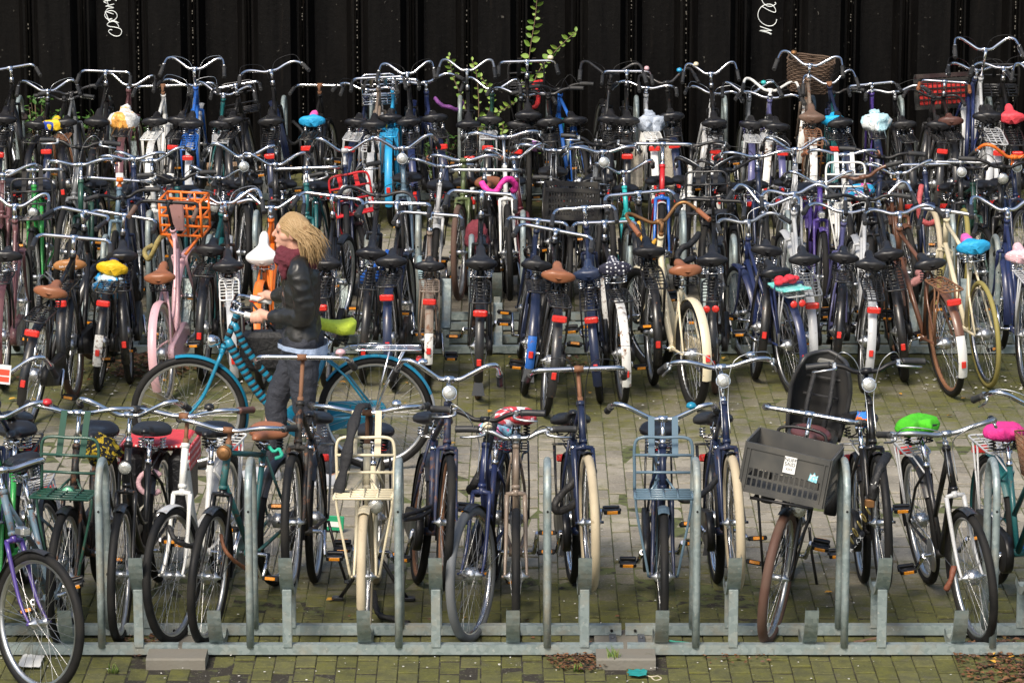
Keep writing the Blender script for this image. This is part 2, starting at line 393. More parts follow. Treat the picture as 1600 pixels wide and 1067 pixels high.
WELD = surf("weld_bead", (.11, .10, .085), .6, wear=.3, wearcol=(.02, .02, .02))
for i in range(0, 45):
    mb = MB(); r_ = random.Random(i); z = .5
    while z < 2.3:
        z += r_.uniform(.018, .045)
        if r_.random() < .45 + .4 * noise.noise(Vector((i * 3.1, z * 3, 0))): mb.box((x0 + (i + .5) * .479 + r_.uniform(-.002, .002), WY - .0285, z), (.008, .006, r_.uniform(.006, .016)))
    if i % 3 != 2: ob("weld_seam", mb, WELD, wall)
CHALK = surf("white_marker", (.82, .86, .86), .6, wear=0, dust=.05)
def scrawl(strokes, px0, py0, k, Yw):
    mb = MB()
    for st in strokes:
        pts = []
        for (u, v_) in st:
            px, py = px0 + u * k, py0 + v_ * k
            ang = P + math.atan((py - 533.5) / F)
            pts.append((wx(px, Yw, 1.4), Yw, H - Yw * math.tan(ang)))
        mb.tube(cr(pts, 4), .0105, 5, flat=.35)
    return mb
k = 60 / 915
COOL = [[(380, 725), (330, 715), (290, 760), (360, 830), (460, 870), (560, 850), (605, 760), (560, 690), (430, 655), (300, 635), (260, 590), (320, 535), (420, 520), (500, 570), (545, 660)],
        [(540, 555), (430, 505), (280, 470), (210, 390), (240, 300), (350, 262), (450, 290), (505, 370), (480, 450), (400, 500), (320, 520), (250, 350), (230, 290), (420, 345)],
        [(340, 545), (290, 480), (385, 450)], [(230, 280), (300, 210), (430, 195), (300, 160), (240, 155), (440, 105)], [(300, 150), (270, 0)], [(260, 90), (190, 40), (360, 20)], [(460, 0), (500, 30)]]
NOX = [[(275, 640), (420, 690), (560, 740), (420, 735), (265, 740), (430, 780), (550, 830)], [(670, 470), (640, 560), (560, 620), (440, 620), (300, 540), (225, 420), (230, 290), (300, 170), (420, 115), (540, 120), (620, 200), (640, 285), (590, 300), (450, 240), (320, 165)],
       [(300, 0), (350, 90), (430, 150), (540, 160), (640, 100), (620, 60)]]
ob("graffiti", scrawl(COOL, 150, 0, k, WY + .122), CHALK, wall)
ob("graffiti", scrawl(NOX, 1170, 0, k, WY + .122), CHALK, wall)

# ---------------------------------------------------------------- bicycle meshes (x forward, y to the rider's left, z up; rear axle above the origin)
WR, WB = .348, 1.12
AX0 = Vector((.907, 0, .74)); AXD = Vector((-.375, 0, .927)).normalized()
def on_axis(z): return AX0 + AXD * ((z - AX0.z) / AXD.z)
def arc(cx, cz, r, a0, a1, n): return [(cx + r * math.cos(R(a0 + (a1 - a0) * i / n)), cz + r * math.sin(R(a0 + (a1 - a0) * i / n))) for i in range(n + 1)]
def m_tyre(mb, fat):
    n = 52; rr = .022 * fat; R0 = WR - rr
    mb.tube([(R0 * math.cos(2 * math.pi * i / n), 0, R0 * math.sin(2 * math.pi * i / n)) for i in range(n)], rr, 9, closed=True, flat=1.05)
def m_rim(mb):
    n = 48
    for prof in ([(.308, -.013), (.302, -.013), (.292, -.008), (.290, 0), (.292, .008), (.302, .013), (.308, .013)],):
        mb.grid(lambda u, v: (lambda q: (q[0] * math.cos(2 * math.pi * u), q[1], q[0] * math.sin(2 * math.pi * u)))(prof[int(round(v * 6))]), n, 7, closeu=True)
def m_spokes(mb):
    for i in range(36):
        s_ = 1 if i % 2 else -1; a = 2 * math.pi * i / 36; b = a + (.9 if (i // 2) % 2 else -.9)
        mb.tube([(.024 * math.cos(b), s_ * .03, .024 * math.sin(b)), (.295 * math.cos(a), 0, .295 * math.sin(a))], .00135, 3, cap=False)
def m_hub(mb, big):
    r = .04 if big else .016
    mb.disc((0, 0, 0), (0, 1, 0), [(.006, -.065), (.009, -.05), (.027, -.034), (.027, -.03), (r, -.026), (r, .026), (.027, .03), (.027, .034), (.009, .05), (.006, .065)], 14)
def m_fender(mb, a0, a1, w_=.029, rr=None):
    rr = rr or WR + .014; n = 22
    def fn(u, v):
        a = R(a0 + (a1 - a0) * u); q = (v - .5) * 2; rad = rr - .011 * q * q
        return (rad * math.cos(a), q * w_, rad * math.sin(a))
    mb.grid(fn, n, 7)
    mb.grid(lambda u, v: tuple(Vector(fn(u, 1 - v)) - Vector((math.cos(R(a0 + (a1 - a0) * u)), 0, math.sin(R(a0 + (a1 - a0) * u)))) * .0025), n, 7)
def m_stay(mb, a):
    for s_ in (-1, 1): mb.tube([(0, s_ * .058, 0), ((WR + .01) * math.cos(R(a)), s_ * .03, (WR + .01) * math.sin(R(a)))], .0026, 4, cap=False)
BB = Vector((.455, 0, .29))
def seat_pt(z): return BB + (Vector((-.36, 0, .933))) * ((z - BB.z) / .933)
def m_frame(mb, kind):
    top = .80 if kind == 'dia' else .72
    mb.tube([BB, seat_pt(top)], .0155, 10)
    hb, ht = on_axis(.752), on_axis(.955)
    mb.tube([hb, ht], .019, 10); mb.tube([on_axis(.748), on_axis(.766)], .0225, 10); mb.tube([on_axis(.94), on_axis(.962)], .0225, 10)
    mb.disc(BB, (0, 1, 0), [(.022, -.036), (.022, .036)], 12)
    for s_ in (-1, 1):
        mb.tube([BB + Vector((0, s_ * .02, 0)), (.36, s_ * .03, .30), (.22, s_ * .05, .325), (0, s_ * .062, WR)], [.011, .011, .010, .008], 6)
        p = seat_pt(top - .03); mb.tube([p + Vector((0, s_ * .018, 0)), (.17, s_ * .045, .58), (0, s_ * .062, WR)], [.008, .008, .007], 6)
    if kind == 'dia':
        mb.tube([on_axis(.925), seat_pt(.775)], .0145, 10); mb.tube([on_axis(.785), BB], .017, 10)
    elif kind == 'oma':
        mb.tube(cr([on_axis(.80), (.80, 0, .64), (.70, 0, .475), (.59, 0, .36), BB], 5), .018, 10)
        mb.tube(cr([on_axis(.90), (.76, 0, .73), (.63, 0, .56), (.50, 0, .455), seat_pt(.43)], 5), .0125, 8)
    elif kind == 'swan':
        mb.tube(cr([on_axis(.88), (.80, 0, .78), (.73, 0, .60), (.62, 0, .40), (.53, 0, .315), BB], 5), .021, 10)
    else:                                                          # 'step': two straight parallel tubes
        mb.tube([on_axis(.79), BB + Vector((.01, 0, .01))], .0175, 10); mb.tube([on_axis(.915), seat_pt(.475)], .0145, 10)
def m_fork(mb):
    ax = Vector((WB, 0, WR))
    mb.tube([on_axis(.75), on_axis(.715)], .017, 8)
    mb.tube([on_axis(.722) + Vector((0, -.05, 0)), on_axis(.73), on_axis(.722) + Vector((0, .05, 0))], .0125, 8)
    for s_ in (-1, 1):
        a = on_axis(.722); b = on_axis(.50)
        mb.tube(cr([a + Vector((0, s_ * .046, 0)), b + Vector((.003, s_ * .05, 0)), (1.062, s_ * .054, .41), ax + Vector((0, s_ * .056, 0))], 4), [.0125 - .0005 * i for i in range(13)], 7)
    mb.tube([ax + Vector((0, -.072, 0)), ax + Vector((0, .072, 0))], .007, 6)
def m_stem(mb, z, ext):
    a, b = on_axis(.955), on_axis(z)
    mb.tube([a, b], .0115, 8); mb.tube([b - AXD * .012, b + Vector((ext, 0, .002))], .0125, 8)
    c = b + Vector((ext, 0, .002)); mb.tube([c + Vector((0, -.024, 0)), c + Vector((0, .024, 0))], .0175, 10)
    mb.tube([on_axis(.958), on_axis(.985)], .017, 8)
def bar_path(kind, z):
    c = on_axis(z) + Vector((.045, 0, .002))
    if kind == 'straight': h = [(0, 0, 0), (0, .10, 0), (0, .185, .0), (-.008, .215, -.002), (-.035, .235, -.008), (-.08, .243, -.018), (-.20, .252, -.045)]
    elif kind == 'north': h = [(0, 0, 0), (.004, .055, .002), (.03, .12, .038), (.048, .185, .075), (.025, .235, .083), (-.04, .258, .06), (-.20, .28, -.005)]
    elif kind == 'sweep': h = [(0, 0, 0), (.004, .06, .002), (.022, .13, .022), (.026, .19, .034), (0, .24, .032), (-.06, .275, .018), (-.18, .30, -.005)]
    elif kind == 'drop': h = [(0, 0, 0), (0, .10, 0), (0, .18, -.004), (.03, .20, -.01), (.085, .205, -.04), (.085, .21, -.10), (.0, .21, -.135)]
    else: h = [(0, 0, 0), (0, .06, 0), (-.004, .12, .028), (-.02, .2, .04), (-.045, .30, .035)]
    return [c + Vector(p) for p in cr(h, 6)]
def mirror(p): return [Vector((q.x, -q.y, q.z)) for q in p]
def m_bar(mb, kind, z):
    p = bar_path(kind, z); mb.tube(mirror(p)[::-1] + p[1:], .0125, 9)
def grip_pts(kind, z):
    p = bar_path(kind, z); e = p[-1]; L = 0; out = [e]
    for q in p[-2::-1]:
        L += (q - out[-1]).length; out.append(q)
        if L > .115: break
    return out
def m_grip(mb, kind, z, s_):
    p = grip_pts(kind, z); p = p if s_ > 0 else mirror(p)
    d = (p[0] - p[1]).normalized(); mb.tube([p[0] + d * .008, p[0] + d * .004] + p, [.015, .0195] + [.0175] * (len(p) - 1) + [.0195], 9)
def m_lever(mb, kind, z, s_):
    p = grip_pts(kind, z); q = p[-1] + (p[-1] - p[-2]).normalized() * .02; e = p[1] + Vector((.05, 0, -.03))
    pts = [q, q + Vector((.03, -.005, -.018)), (q + e) / 2 + Vector((.035, 0, -.01)), e]
    if s_ < 0: pts = mirror(pts); q = Vector((q.x, -q.y, q.z))
    mb.tube(cr(pts, 3), [.009, .009, .0085, .008, .0075, .007, .0065, .006, .006, .006], 5); mb.box(q, (.03, .022, .03), bev=.004)
def m_cables(mb, kind, z):
    for s_, dz in ((1, .0), (-1, .012)):
        p = grip_pts(kind, z)[-1]; p = p if s_ > 0 else Vector((p.x, -p.y, p.z))
        mb.tube(cr([p + Vector((.03, 0, -.01)), p + Vector((.13, -s_ * .05, .05 + dz)), on_axis(z) + Vector((.15, s_ * .06, .03 + dz)), on_axis(.98) + Vector((.06, s_ * .02, 0)), on_axis(.80) + Vector((.03, s_ * .02, 0))], 5), .0028, 4)
def m_bell(mb): mb.disc((0, 0, 0), (0, 0, 1), [(.008, -.02), (.010, 0), (.026, .004), (.027, .014), (.020, .026), (.006, .031)], 12)
def m_saddle(mb, grow=0.0, rough=0.0, seed=0, skirt=0.0):
    nu, nv = 22, 18
    def fn(i, j):
        t = (1 - math.cos(math.pi * i / (nu - 1))) / 2                     # rear -> nose
        if t < .22: w_ = .104 * math.sqrt(max(0, 1 - ((.22 - t) / .22) ** 2.2))
        elif t < .62: q = (t - .22) / .40; w_ = .104 - (.104 - .031) * (3 * q * q - 2 * q ** 3)
        else: q = (t - .62) / .38; w_ = .031 * math.sqrt(max(0, 1 - q ** 3.2)) 
        w_ = max(w_, .002) + grow * (1 if 0 < i < nu - 1 else 0)
        x = -.125 - grow + (.27 + 2 * grow) * t
        fl = min(1, w_ / .03)
        zt = (.030 + .012 * math.exp(-((t - .12) / .16) ** 2) + grow) * fl; zb = (.030 * (1 - .55 * t) + grow * .5 + skirt * (1 if t < .9 else .4)) * fl
        zc = .016 * math.exp(-((t - .06) / .18) ** 2) + .010 * max(0, t - .6) - .004
        a = 2 * math.pi * j / nv; c, s_ = math.cos(a), math.sin(a)
        y = w_ * math.copysign(abs(c) ** .8, c)
        z = zc + (zt * abs(s_) ** .9 if s_ > 0 else -zb * abs(s_) ** .6)
        if s_ > 0: z -= .010 * math.exp(-(y / .018) ** 2) * max(0, 1 - t * 1.6)
        if rough:
            n3 = noise.noise_vector(Vector((x * 22 + seed * 3, y * 22, z * 30 + seed))); x += n3.x * rough; y += n3.y * rough; z += n3.z * rough * .8
            rd = abs(noise.noise(Vector((x * 34 + seed, y * 34 + 4, z * 20)))); z -= rd * rough * 1.2; y *= 1 - rd * rough * 2.0
        return (x, y, z)
    vs = [fn(i, j) for i in range(nu) for j in range(nv)]
    fs = [[i * nv + j, i * nv + (j + 1) % nv, (i + 1) * nv + (j + 1) % nv, (i + 1) * nv + j] for i in range(nu - 1) for j in range(nv)]
    fs += [list(range(nv))[::-1], [(nu - 1) * nv + j for j in range(nv)]]
    mb.add(vs, fs, True)
def m_springs(mb):
    for s_ in (-1, 1):
        pts = [(-.085 + .015 * math.cos(t * .9), s_ * .055 + .015 * math.sin(t * .9), -.082 + .0022 * t) for t in range(24)]
        mb.tube(pts, .0042, 5); mb.tube([(-.085, s_ * .05, -.085), (.0, s_ * .018, -.075), (.10, s_ * .01, -.03)], .004, 5)
    mb.tube([(-.085, -.055, -.083), (-.085, .055, -.083)], .005, 5)
def m_post(mb, z): mb.tube([seat_pt(.70), seat_pt(z)], .0128, 8); mb.disc(seat_pt(z), (0, 1, 0), [(.018, -.025), (.018, .025)], 8); mb.tube([seat_pt(.715), seat_pt(.735)], .019, 8)
def m_case(mb):
    a = arc(BB.x, BB.z, .105, -95, 80, 12); b = arc(0, WR, .062, 80, 268, 9); pts = a + b; n = len(pts)
    for rows in (1,):
        prof = [(-.052, .94), (-.049, 1), (-.085, 1), (-.09, .93)]; cx = sum(p[0] for p in pts) / n; cz = sum(p[1] for p in pts) / n
        vs = []
        for y, k in prof:
            for x, z in pts: vs.append((cx + (x - cx) * (1 - (1 - k) * .25), y, cz + (z - cz) * k))
        fs = [[i * n + j, i * n + (j + 1) % n, i * n + n + (j + 1) % n, i * n + n + j] for i in range(3) for j in range(n)]
        mb.add(vs, fs, True); o = len(mb.v) - 4 * n
        mb.f.append([o + j for j in range(n)][::-1]); mb.sm.append(False); mb.f.append([o + 3 * n + j for j in range(n)]); mb.sm.append(False)
def m_ring(mb):                                                   # open chainring and chain
    mb.disc(BB + Vector((0, -.055, 0)), (0, 1, 0), [(.088, -.003), (.092, 0), (.088, .003)], 24)
    mb.tube([BB + Vector((0, -.055, .09)), (0, -.055, WR + .035)], .0045, 4); mb.tube([BB + Vector((0, -.055, -.09)), (0, -.055, WR - .035)], .0045, 4)
    mb.disc((0, -.055, WR), (0, 1, 0), [(.035, -.003), (.037, 0), (.035, .003)], 16)
def m_crank(mb):
    for s_ in (-1, 1):
        mb.tube([(0, s_ * .095, 0), (s_ * .165, s_ * .112, 0)], [.013, .010], 6, flat=1.2)
    mb.tube([(0, -.1, 0), (0, .1, 0)], .0105, 8)
def m_pedal(mb):
    for x in (-.03, .03): mb.box((x, 0, 0), (.024, .088, .024), bev=.004)
    mb.box((0, .041, 0), (.08, .005, .018)); mb.box((0, -.041, 0), (.08, .005, .018)); mb.tube([(0, -.05, 0), (0, .05, 0)], .008, 6)
def m_pedref(mb): mb.box((0, 0, 0), (.006, .055, .017), bev=.002)
def m_rack(mb, bars=6):
    z = .748; w_ = .066; x0_, x1_ = .16, -.275
    loop = cr([(x0_, w_ * .6, z), (x0_ - .06, w_, z), (-.1, w_, z), (x1_ + .03, w_, z), (x1_, w_ * .75, z), (x1_, 0, z), (x1_, -w_ * .75, z), (x1_ + .03, -w_, z), (-.1, -w_, z), (x0_ - .06, -w_, z), (x0_, -w_ * .6, z)], 3)
    mb.tube(loop, .0062, 6)
    for i in range(bars): x = x0_ - .05 - i * (.36 / bars); mb.tube([(x, -w_, z), (x, w_, z)], .0042, 5)
    for y in (-.022, .022): mb.tube([(x0_ - .02, y, z + .003), (x1_ + .01, y, z + .003)], .004, 5)
    for s_ in (-1, 1):
        for x in (-.09, -.18 if bars > 5 else .03): mb.tube([(x, s_ * w_, z), (x * .35, s_ * .072, .52), (0, s_ * .07, WR)], .0058, 6)
        mb.tube([(x0_, s_ * .04, z), seat_pt(.69) + Vector((0, s_ * .015, 0))], .0055, 5)
    mb.tube([(.11, -.03, z + .012), (.02, -.034, z + .022), (-.10, -.02, z + .016), (-.10, .02, z + .016), (.02, .034, z + .022), (.11, .03, z + .012)], .0035, 5)
def m_rearlight(mb): mb.box((0, 0, 0), (.034, .092, .042), bev=.010)
def m_reflector(mb): mb.box((0, 0, 0), (.012, .03, .045), bev=.004)
def m_lamp(mb):  mb.disc((0, 0, 0), (1, 0, 0), [(.012, -.055), (.026, -.04), (.037, -.012), (.040, .006), (.037, .012)], 16); mb.tube([(-.03, 0, -.02), (-.05, 0, -.06)], .006, 5)
def m_lampglass(mb): mb.disc((0, 0, 0), (1, 0, 0), [(.035, .012), (.030, .019), (.012, .024)], 16)
def m_lampbox(mb): mb.box((0, 0, 0), (.07, .05, .045), bev=.012); mb.tube([(-.02, 0, .0), (-.05, 0, .03)], .006, 5)
def m_lampboxglass(mb): mb.box((.037, 0, 0), (.008, .044, .036), bev=.01)
def m_stand(mb, two):
    b = Vector((.34 if not two else .40, .05, .28))
    if two:
        for s_ in (-1, 1): mb.tube([(.42, s_ * .03, .27), (.38, s_ * .12, .10), (.36, s_ * .18, .012)], [.011, .010, .010], 6); mb.box((.36, s_ * .19, .012), (.05, .06, .018), bev=.004)
    else: mb.tube([(.05, .075, WR - .01), (.03, .11, .2), (.0, .17, .015)], .0085, 6); mb.box((-.005, .175, .012), (.045, .03, .02), bev=.004)
def m_fcar(mb):                                                    # upright loop, platform and stays of a transport carrier
    x, zb, zt, w_ = .985, .765, 1.035, .145
    mb.tube(cr([(x, w_, zb), (x - .005, w_, zb + .1), (x - .01, w_, zt - .04), (x - .01, w_ - .035, zt), (x - .01, 0, zt), (x - .01, -w_ + .035, zt), (x - .01, -w_, zt - .04), (x - .005, -w_, zb + .1), (x, -w_, zb)], 4), .0085, 7)
    for z in (zb + .09, zb + .18): mb.tube([(x - .006, -w_, z), (x - .006, w_, z)], .0075, 6)
    for s_ in (-1, 1):
        mb.tube([(x, s_ * w_, zb), (x + .25, s_ * w_, zb + .02)], .0085, 7)
        mb.tube(cr([(x + .12, s_ * (w_ - .005), zb), (x + .13, s_ * (w_ - .01), zb - .08), (WB + .01, s_ * .09, WR + .10), (WB, s_ * .073, WR)], 4), .0075, 6)
        mb.tube([on_axis(.80) + Vector((.02, s_ * .02, 0)), (x, s_ * .06, zb)], .007, 5)
    for i in range(5): xx = x + .0625 * i; mb.tube([(xx, -w_, zb + .005 * i), (xx, w_, zb + .005 * i)], .0072, 6)
    for y in (-.07, 0, .07): mb.tube([(x, y, zb + .008), (x + .25, y, zb + .026)], .005, 5)
def m_straps(mb, z, s_):
    if 1:
        a, b = Vector((.968, s_ * .06, .93)), on_axis(z) + Vector((.075, s_ * .06, .02))
        d = (b - a); M = Matrix(((0, d.normalized().z, d.normalized().x), (1, 0, 0), (0, -d.normalized().x, d.normalized().z)))
        mb.box((a + b) / 2, (.032, .004, d.length), M)
def m_flap(mb, a): 
    c = (WR + .012) * math.cos(R(a)), (WR + .012) * math.sin(R(a))
    mb.grid(lambda u, v: (c[0] - .012 * u, (v - .5) * (.055 + .03 * u), c[1] - .085 * u), 4, 4); mb.grid(lambda u, v: (c[0] - .012 * u - .004, (.5 - v) * (.055 + .03 * u), c[1] - .085 * u), 4, 4)
def m_ringlock(mb): mb.tube([(.06 * math.sin(t), .06 * math.cos(t) * 1.1, 0) for t in [R(40 + i * 20) for i in range(15)]], .015, 7, flat=.8)

ROWS = dict(A=dict(Y=17.90, front=True, group="bicycles parked in the nearest rack"), B=dict(Y=23.60, front=False, group="bicycles on the near side of the middle rack"),
            C=dict(Y=25.62, front=True, group="bicycles on the far side of the middle rack"), D=dict(Y=29.56, front=False, group="bicycles in the rack along the black wall"))
brnd = random.Random(11)
HI, HI2 = .27, .17
BIKES = {}
def bike(row, px, label, fr='oma', col='black', bar='north', barc='chrome', bz=1.10, L=0, yr=0, st=0, hi=0, dy=0, sad='black', sz=None, tyre='black', ftyre=None, mud='black', tail=None,
         rack='black', light=True, lamp='', fcar=None, grip=None, bell=None, case=None, stand=None, cover=None, levers=False, cables=False, flap=False, refl=True, fork=None, stemc=None, ring=None, fat=1.0, fmud=None, extra=None, M0=None, bars=6, name="bicycle", key=None, rim='alu', group=None, stilt=None):
    ro = ROWS.get(row); rg = brnd; hz = HI if row == 'A' else HI2
    if sz is None: sz = .83 if row == 'A' else .78
    elif row != 'A': sz -= .05
    if row != 'A': bz -= .03
    if M0 is None:
        s_ = -1 if ro['front'] else 1; size = 1
        if row != 'A': size = rg.uniform(.94, 1.03); L += rg.gauss(0, 1.4); yr += rg.gauss(0, 2.0); st = st or rg.gauss(0, 7)
        Y = ro['Y'] + dy; an = WB if ro['front'] else 0
        pitch = math.asin(hz / WB) if hi else 0
        head = (-90 if ro['front'] else 90) + yr * s_
        M = Matrix.Translation((wx(px, Y, hz if hi and ro['front'] else 0), Y, .0 + (hz if hi and ro['front'] else 0))) @ Matrix.Rotation(R(head), 4, 'Z') @ Matrix.Rotation(-pitch, 4, 'Y') @ Matrix.Rotation(R(L * s_), 4, 'X') @ Matrix.Scale(size, 4) @ Matrix.Translation((-an, 0, 0))
        stv = st if ro['front'] else -st
        gr = ro['group']
    else: M, stv, gr = M0, st, group
    t = thing(name, label, "bicycle", M, gr)
    S = Matrix.Translation(AX0) @ Matrix.Rotation(R(stv), 4, AXD) @ Matrix.Translation(-AX0)
    pc = paint(col); mudm = paint(mud) if mud else None; bm = paint(barc) if barc != 'black' else PLAST
    gm = grip if grip else GRIPM
    gm = SAD[gm] if isinstance(gm, str) else gm
    ob("frame", cached(("frame", fr), lambda m: m_frame(m, fr)), pc, t)
    ob("fork", cached(("fork",), m_fork), paint(fork or col), t, S)
    for i, (Mx, ty) in enumerate(((Matrix.Translation((0, 0, WR)), tyre), (S @ Matrix.Translation((WB, 0, WR)), ftyre or tyre))):
        Mw = Mx @ Matrix.Rotation(rg.uniform(0, 6), 4, 'Y')
        wh = ob("wheel", cached(("rim",), m_rim), METAL.get(rim) or paint(rim), t, Mw)
        ob("tyre", cached(("tyre", fat), lambda m: m_tyre(m, fat)), RUB[ty], wh)
        ob("spokes", cached(("spokes",), m_spokes), STEEL, wh)
        ob("hub", cached(("hub", i == 0 or lamp == 'dyn'), lambda m: m_hub(m, i == 0 or lamp == 'dyn')), METAL['alu'], wh)
    if mud:
        a1 = rg.choice((196, 200, 206)) if row in 'BD' else 200
        a_t = 160 if tail else a1
        mg = ob("mudguard", cached(("fender", 35, a_t), lambda m: m_fender(m, 35, a_t)), mudm, t, Matrix.Translation((0, 0, WR)))
        if tail: ob("mudguard_tail", cached(("fender", 160.5, a1), lambda m: m_fender(m, 160.5, a1)), paint(tail), mg)
        ob("stay", cached(("stay", a1 - 18), lambda m: m_stay(m, a1 - 18)), STEEL, mg)
        if refl:
            a = a1 - 16 if tail else a1 - 24
            ob("reflector", cached(("reflector",), m_reflector), REDL, mg, Matrix.Rotation(R(180 - a), 4, 'Y') @ Matrix.Translation((-(WR + .019), 0, 0)))
        if flap: ob("mud_flap", cached(("flap", a1), lambda m: m_flap(m, a1)), surf("mud_flap_rubber", (.05, .055, .065), .7, wear=0), mg)
        fm = ob("mudguard", cached(("fender", 78, 196), lambda m: m_fender(m, 78, 196)), paint(fmud or mud), t, S @ Matrix.Translation((WB, 0, WR)))
        ob("stay", cached(("stay", 178), lambda m: m_stay(m, 178)), STEEL, fm)
    zq = round(bz, 2)
    if bar in ('north', 'sweep', 'flat') and row != 'A' and not cables: cables = rg.random() < .55; levers = levers or rg.random() < .4
    ob("stem", cached(("stem", zq), lambda m: m_stem(m, zq, .045)), paint(stemc) if stemc else (bm if barc != 'chrome' else METAL['chrome']), t, S)
    hb = ob("handlebar", cached(("bar", bar, zq), lambda m: m_bar(m, bar, zq)), bm, t, S @ (Matrix.Scale(rg.uniform(.84, 1.0) if row != 'A' else 1, 4, (0, 1, 0))))
    for s_ in (1, -1): ob("grip", cached(("grip", bar, zq, s_), lambda m: m_grip(m, bar, zq, s_)), gm, hb)
    if levers:
        for s_ in (1, -1): ob("brake_lever", cached(("lever", bar, zq, s_), lambda m: m_lever(m, bar, zq, s_)), METAL['alu'], hb)
    if cables: ob("cable", cached(("cables", bar, zq), lambda m: m_cables(m, bar, zq)), METAL['alu'] if rg.random() < .4 else PLAST, hb)
    if bell:
        p = bar_path(bar, zq)[14]; q = 1 if bell[0] != '-' else -1; bc = bell.lstrip('-')
        ob("bell", cached(("bell",), m_bell), bc in ('chrome', 'alu', 'brass') and METAL[bc] or paint(bc), hb, Matrix.Translation((p.x, p.y * q, p.z + .016)))
    zs = round(sz, 3); ob("seat_post", cached(("post", zs), lambda m: m_post(m, zs)), METAL['chrome'], t)
    sp = seat_pt(zs); Ms = Matrix.Translation((sp.x + .005, 0, sp.z + .052)) @ Matrix.Rotation(R(stilt if stilt is not None else rg.uniform(-13, -4)), 4, 'Y') @ Matrix.Scale(1.06, 4)
    sd = ob("saddle", cached(("saddle",), m_saddle), SAD[sad], t, Ms)
    ob("saddle_springs", cached(("springs",), m_springs), METAL['chrome'] if rg.random() < .5 else PLAST, sd)
    if case == 'open': ob("chain", cached(("ring",), m_ring), METAL['alu'], t)
    elif case != 'none': ob("chain_case", cached(("case",), m_case), paint(case) if case and case != 'black' else PLAST, t)
    ca = rg.uniform(-70, 70); Mc = Matrix.Translation(BB) @ Matrix.Rotation(R(ca), 4, 'Y')
    ob("crank", cached(("crank",), m_crank), METAL['chrome'], t, Mc)
    for s_ in (-1, 1):
        Mp = Matrix.Translation(BB + Vector((s_ * .165 * math.cos(R(ca)), s_ * .165, -s_ * .165 * math.sin(R(ca))))) @ Matrix.Rotation(R(rg.uniform(-25, 25)), 4, 'Y')
        pd = ob("pedal", cached(("pedal",), m_pedal), PLAST, t, Mp); [ob("reflector", cached(("pedref",), m_pedref), ORANGE, pd, Matrix.Translation((x, 0, 0))) for x in (-.0445, .0445)]
    if rack:
        rk = ob("carrier", cached(("rack", bars), lambda m: m_rack(m, bars)), paint(rack), t)
    if light:
        if light == 'two':
            for y in (-.03, .03): ob("rear_light", cached(("lampglass",), m_lampglass), REDL, t, Matrix.Translation((-.283, y, .70)) @ Matrix.Rotation(math.pi, 4, 'Z') @ Matrix.Scale(.75, 4))
        else: ob("rear_light", cached(("rearlight",), m_rearlight), REDL, t, Matrix.Translation((-.262 if rack else -.235, 0, .672 if rack else .64)))
    if lamp in ('low', 'bar', 'crown', 'fender', 'green', 'black', 'brass'):
        p = {'low': Vector((1.07, .055, .705)), 'bar': on_axis(zq - .07) + Vector((.085, 0, 0)), 'brass': on_axis(zq - .10) + Vector((.07, 0, 0)), 'green': Vector((1.02, 0, .76)), 'black': on_axis(.86) + Vector((.08, 0, 0))}.get(lamp, on_axis(.79) + Vector((.09, 0, 0)))
        lm = ob("headlight", cached(("lamp",), m_lamp), {'black': PLAST, 'brass': METAL['brass'], 'green': paint('dkgreen')}.get(lamp, METAL['chrome']), t, S @ Matrix.Translation(p))
        ob("lens", cached(("lampglass",), m_lampglass), {'green': GREENL, 'brass': METAL['brass']}.get(lamp, CLEAR), lm)
    elif lamp == 'box':
        lm = ob("headlight", cached(("lampbox",), m_lampbox), METAL['alu'], t, S @ Matrix.Translation(on_axis(.78) + Vector((.085, 0, .0)))); ob("lens", cached(("lampboxglass",), m_lampboxglass), CLEAR, lm)
    if stand: ob("kickstand", cached(("stand", stand == 2), lambda m: m_stand(m, stand == 2)), paint('iron'), t)
    if fcar:
        fc = ob("front_carrier", cached(("fcar",), m_fcar), paint(fcar), t, S); [ob("strap", cached(("straps", zq, s_), lambda m: m_straps(m, zq, s_)), METAL['chrome'] if fcar == 'chrome' else surf('strap_' + fcar, PAINT[fcar], .7, wear=.3, spec=.2), fc) for s_ in (-1, 1)]
    if ring: ob("frame_lock", cached(("ringlock",), m_ringlock), cloth("ringlock_" + ring, PAINT[ring], .5), t, Matrix.Translation((.24, 0, .60)) @ Matrix.Rotation(R(70), 4, 'Y'))
    if cover:
        lab, mat, mode = cover
        if mode == 'bag': me = cached(("cover_bag", len(lab) % 5), lambda m: m_saddle(m, .014, .026, len(lab) % 5, .05))
        elif mode == 'fluff': me = cached(("cover_fluff",), lambda m: m_saddle(m, .010, .011, 3, .012))
        else: me = cached(("cover",), lambda m: m_saddle(m, .004, .006, 1, .010))
        o = ob("plastic_bag" if mode == 'bag' else "saddle_cover", me, mat, None, M @ Ms @ Matrix.Translation((0, 0, .004)))
        tag(o, lab, "plastic bag" if mode == 'bag' else "saddle cover")
    info = dict(root=t, M=M, S=S, Ms=Ms, zq=zq)
    if extra: extra(info)
    if key: BIKES[key] = info
    return info

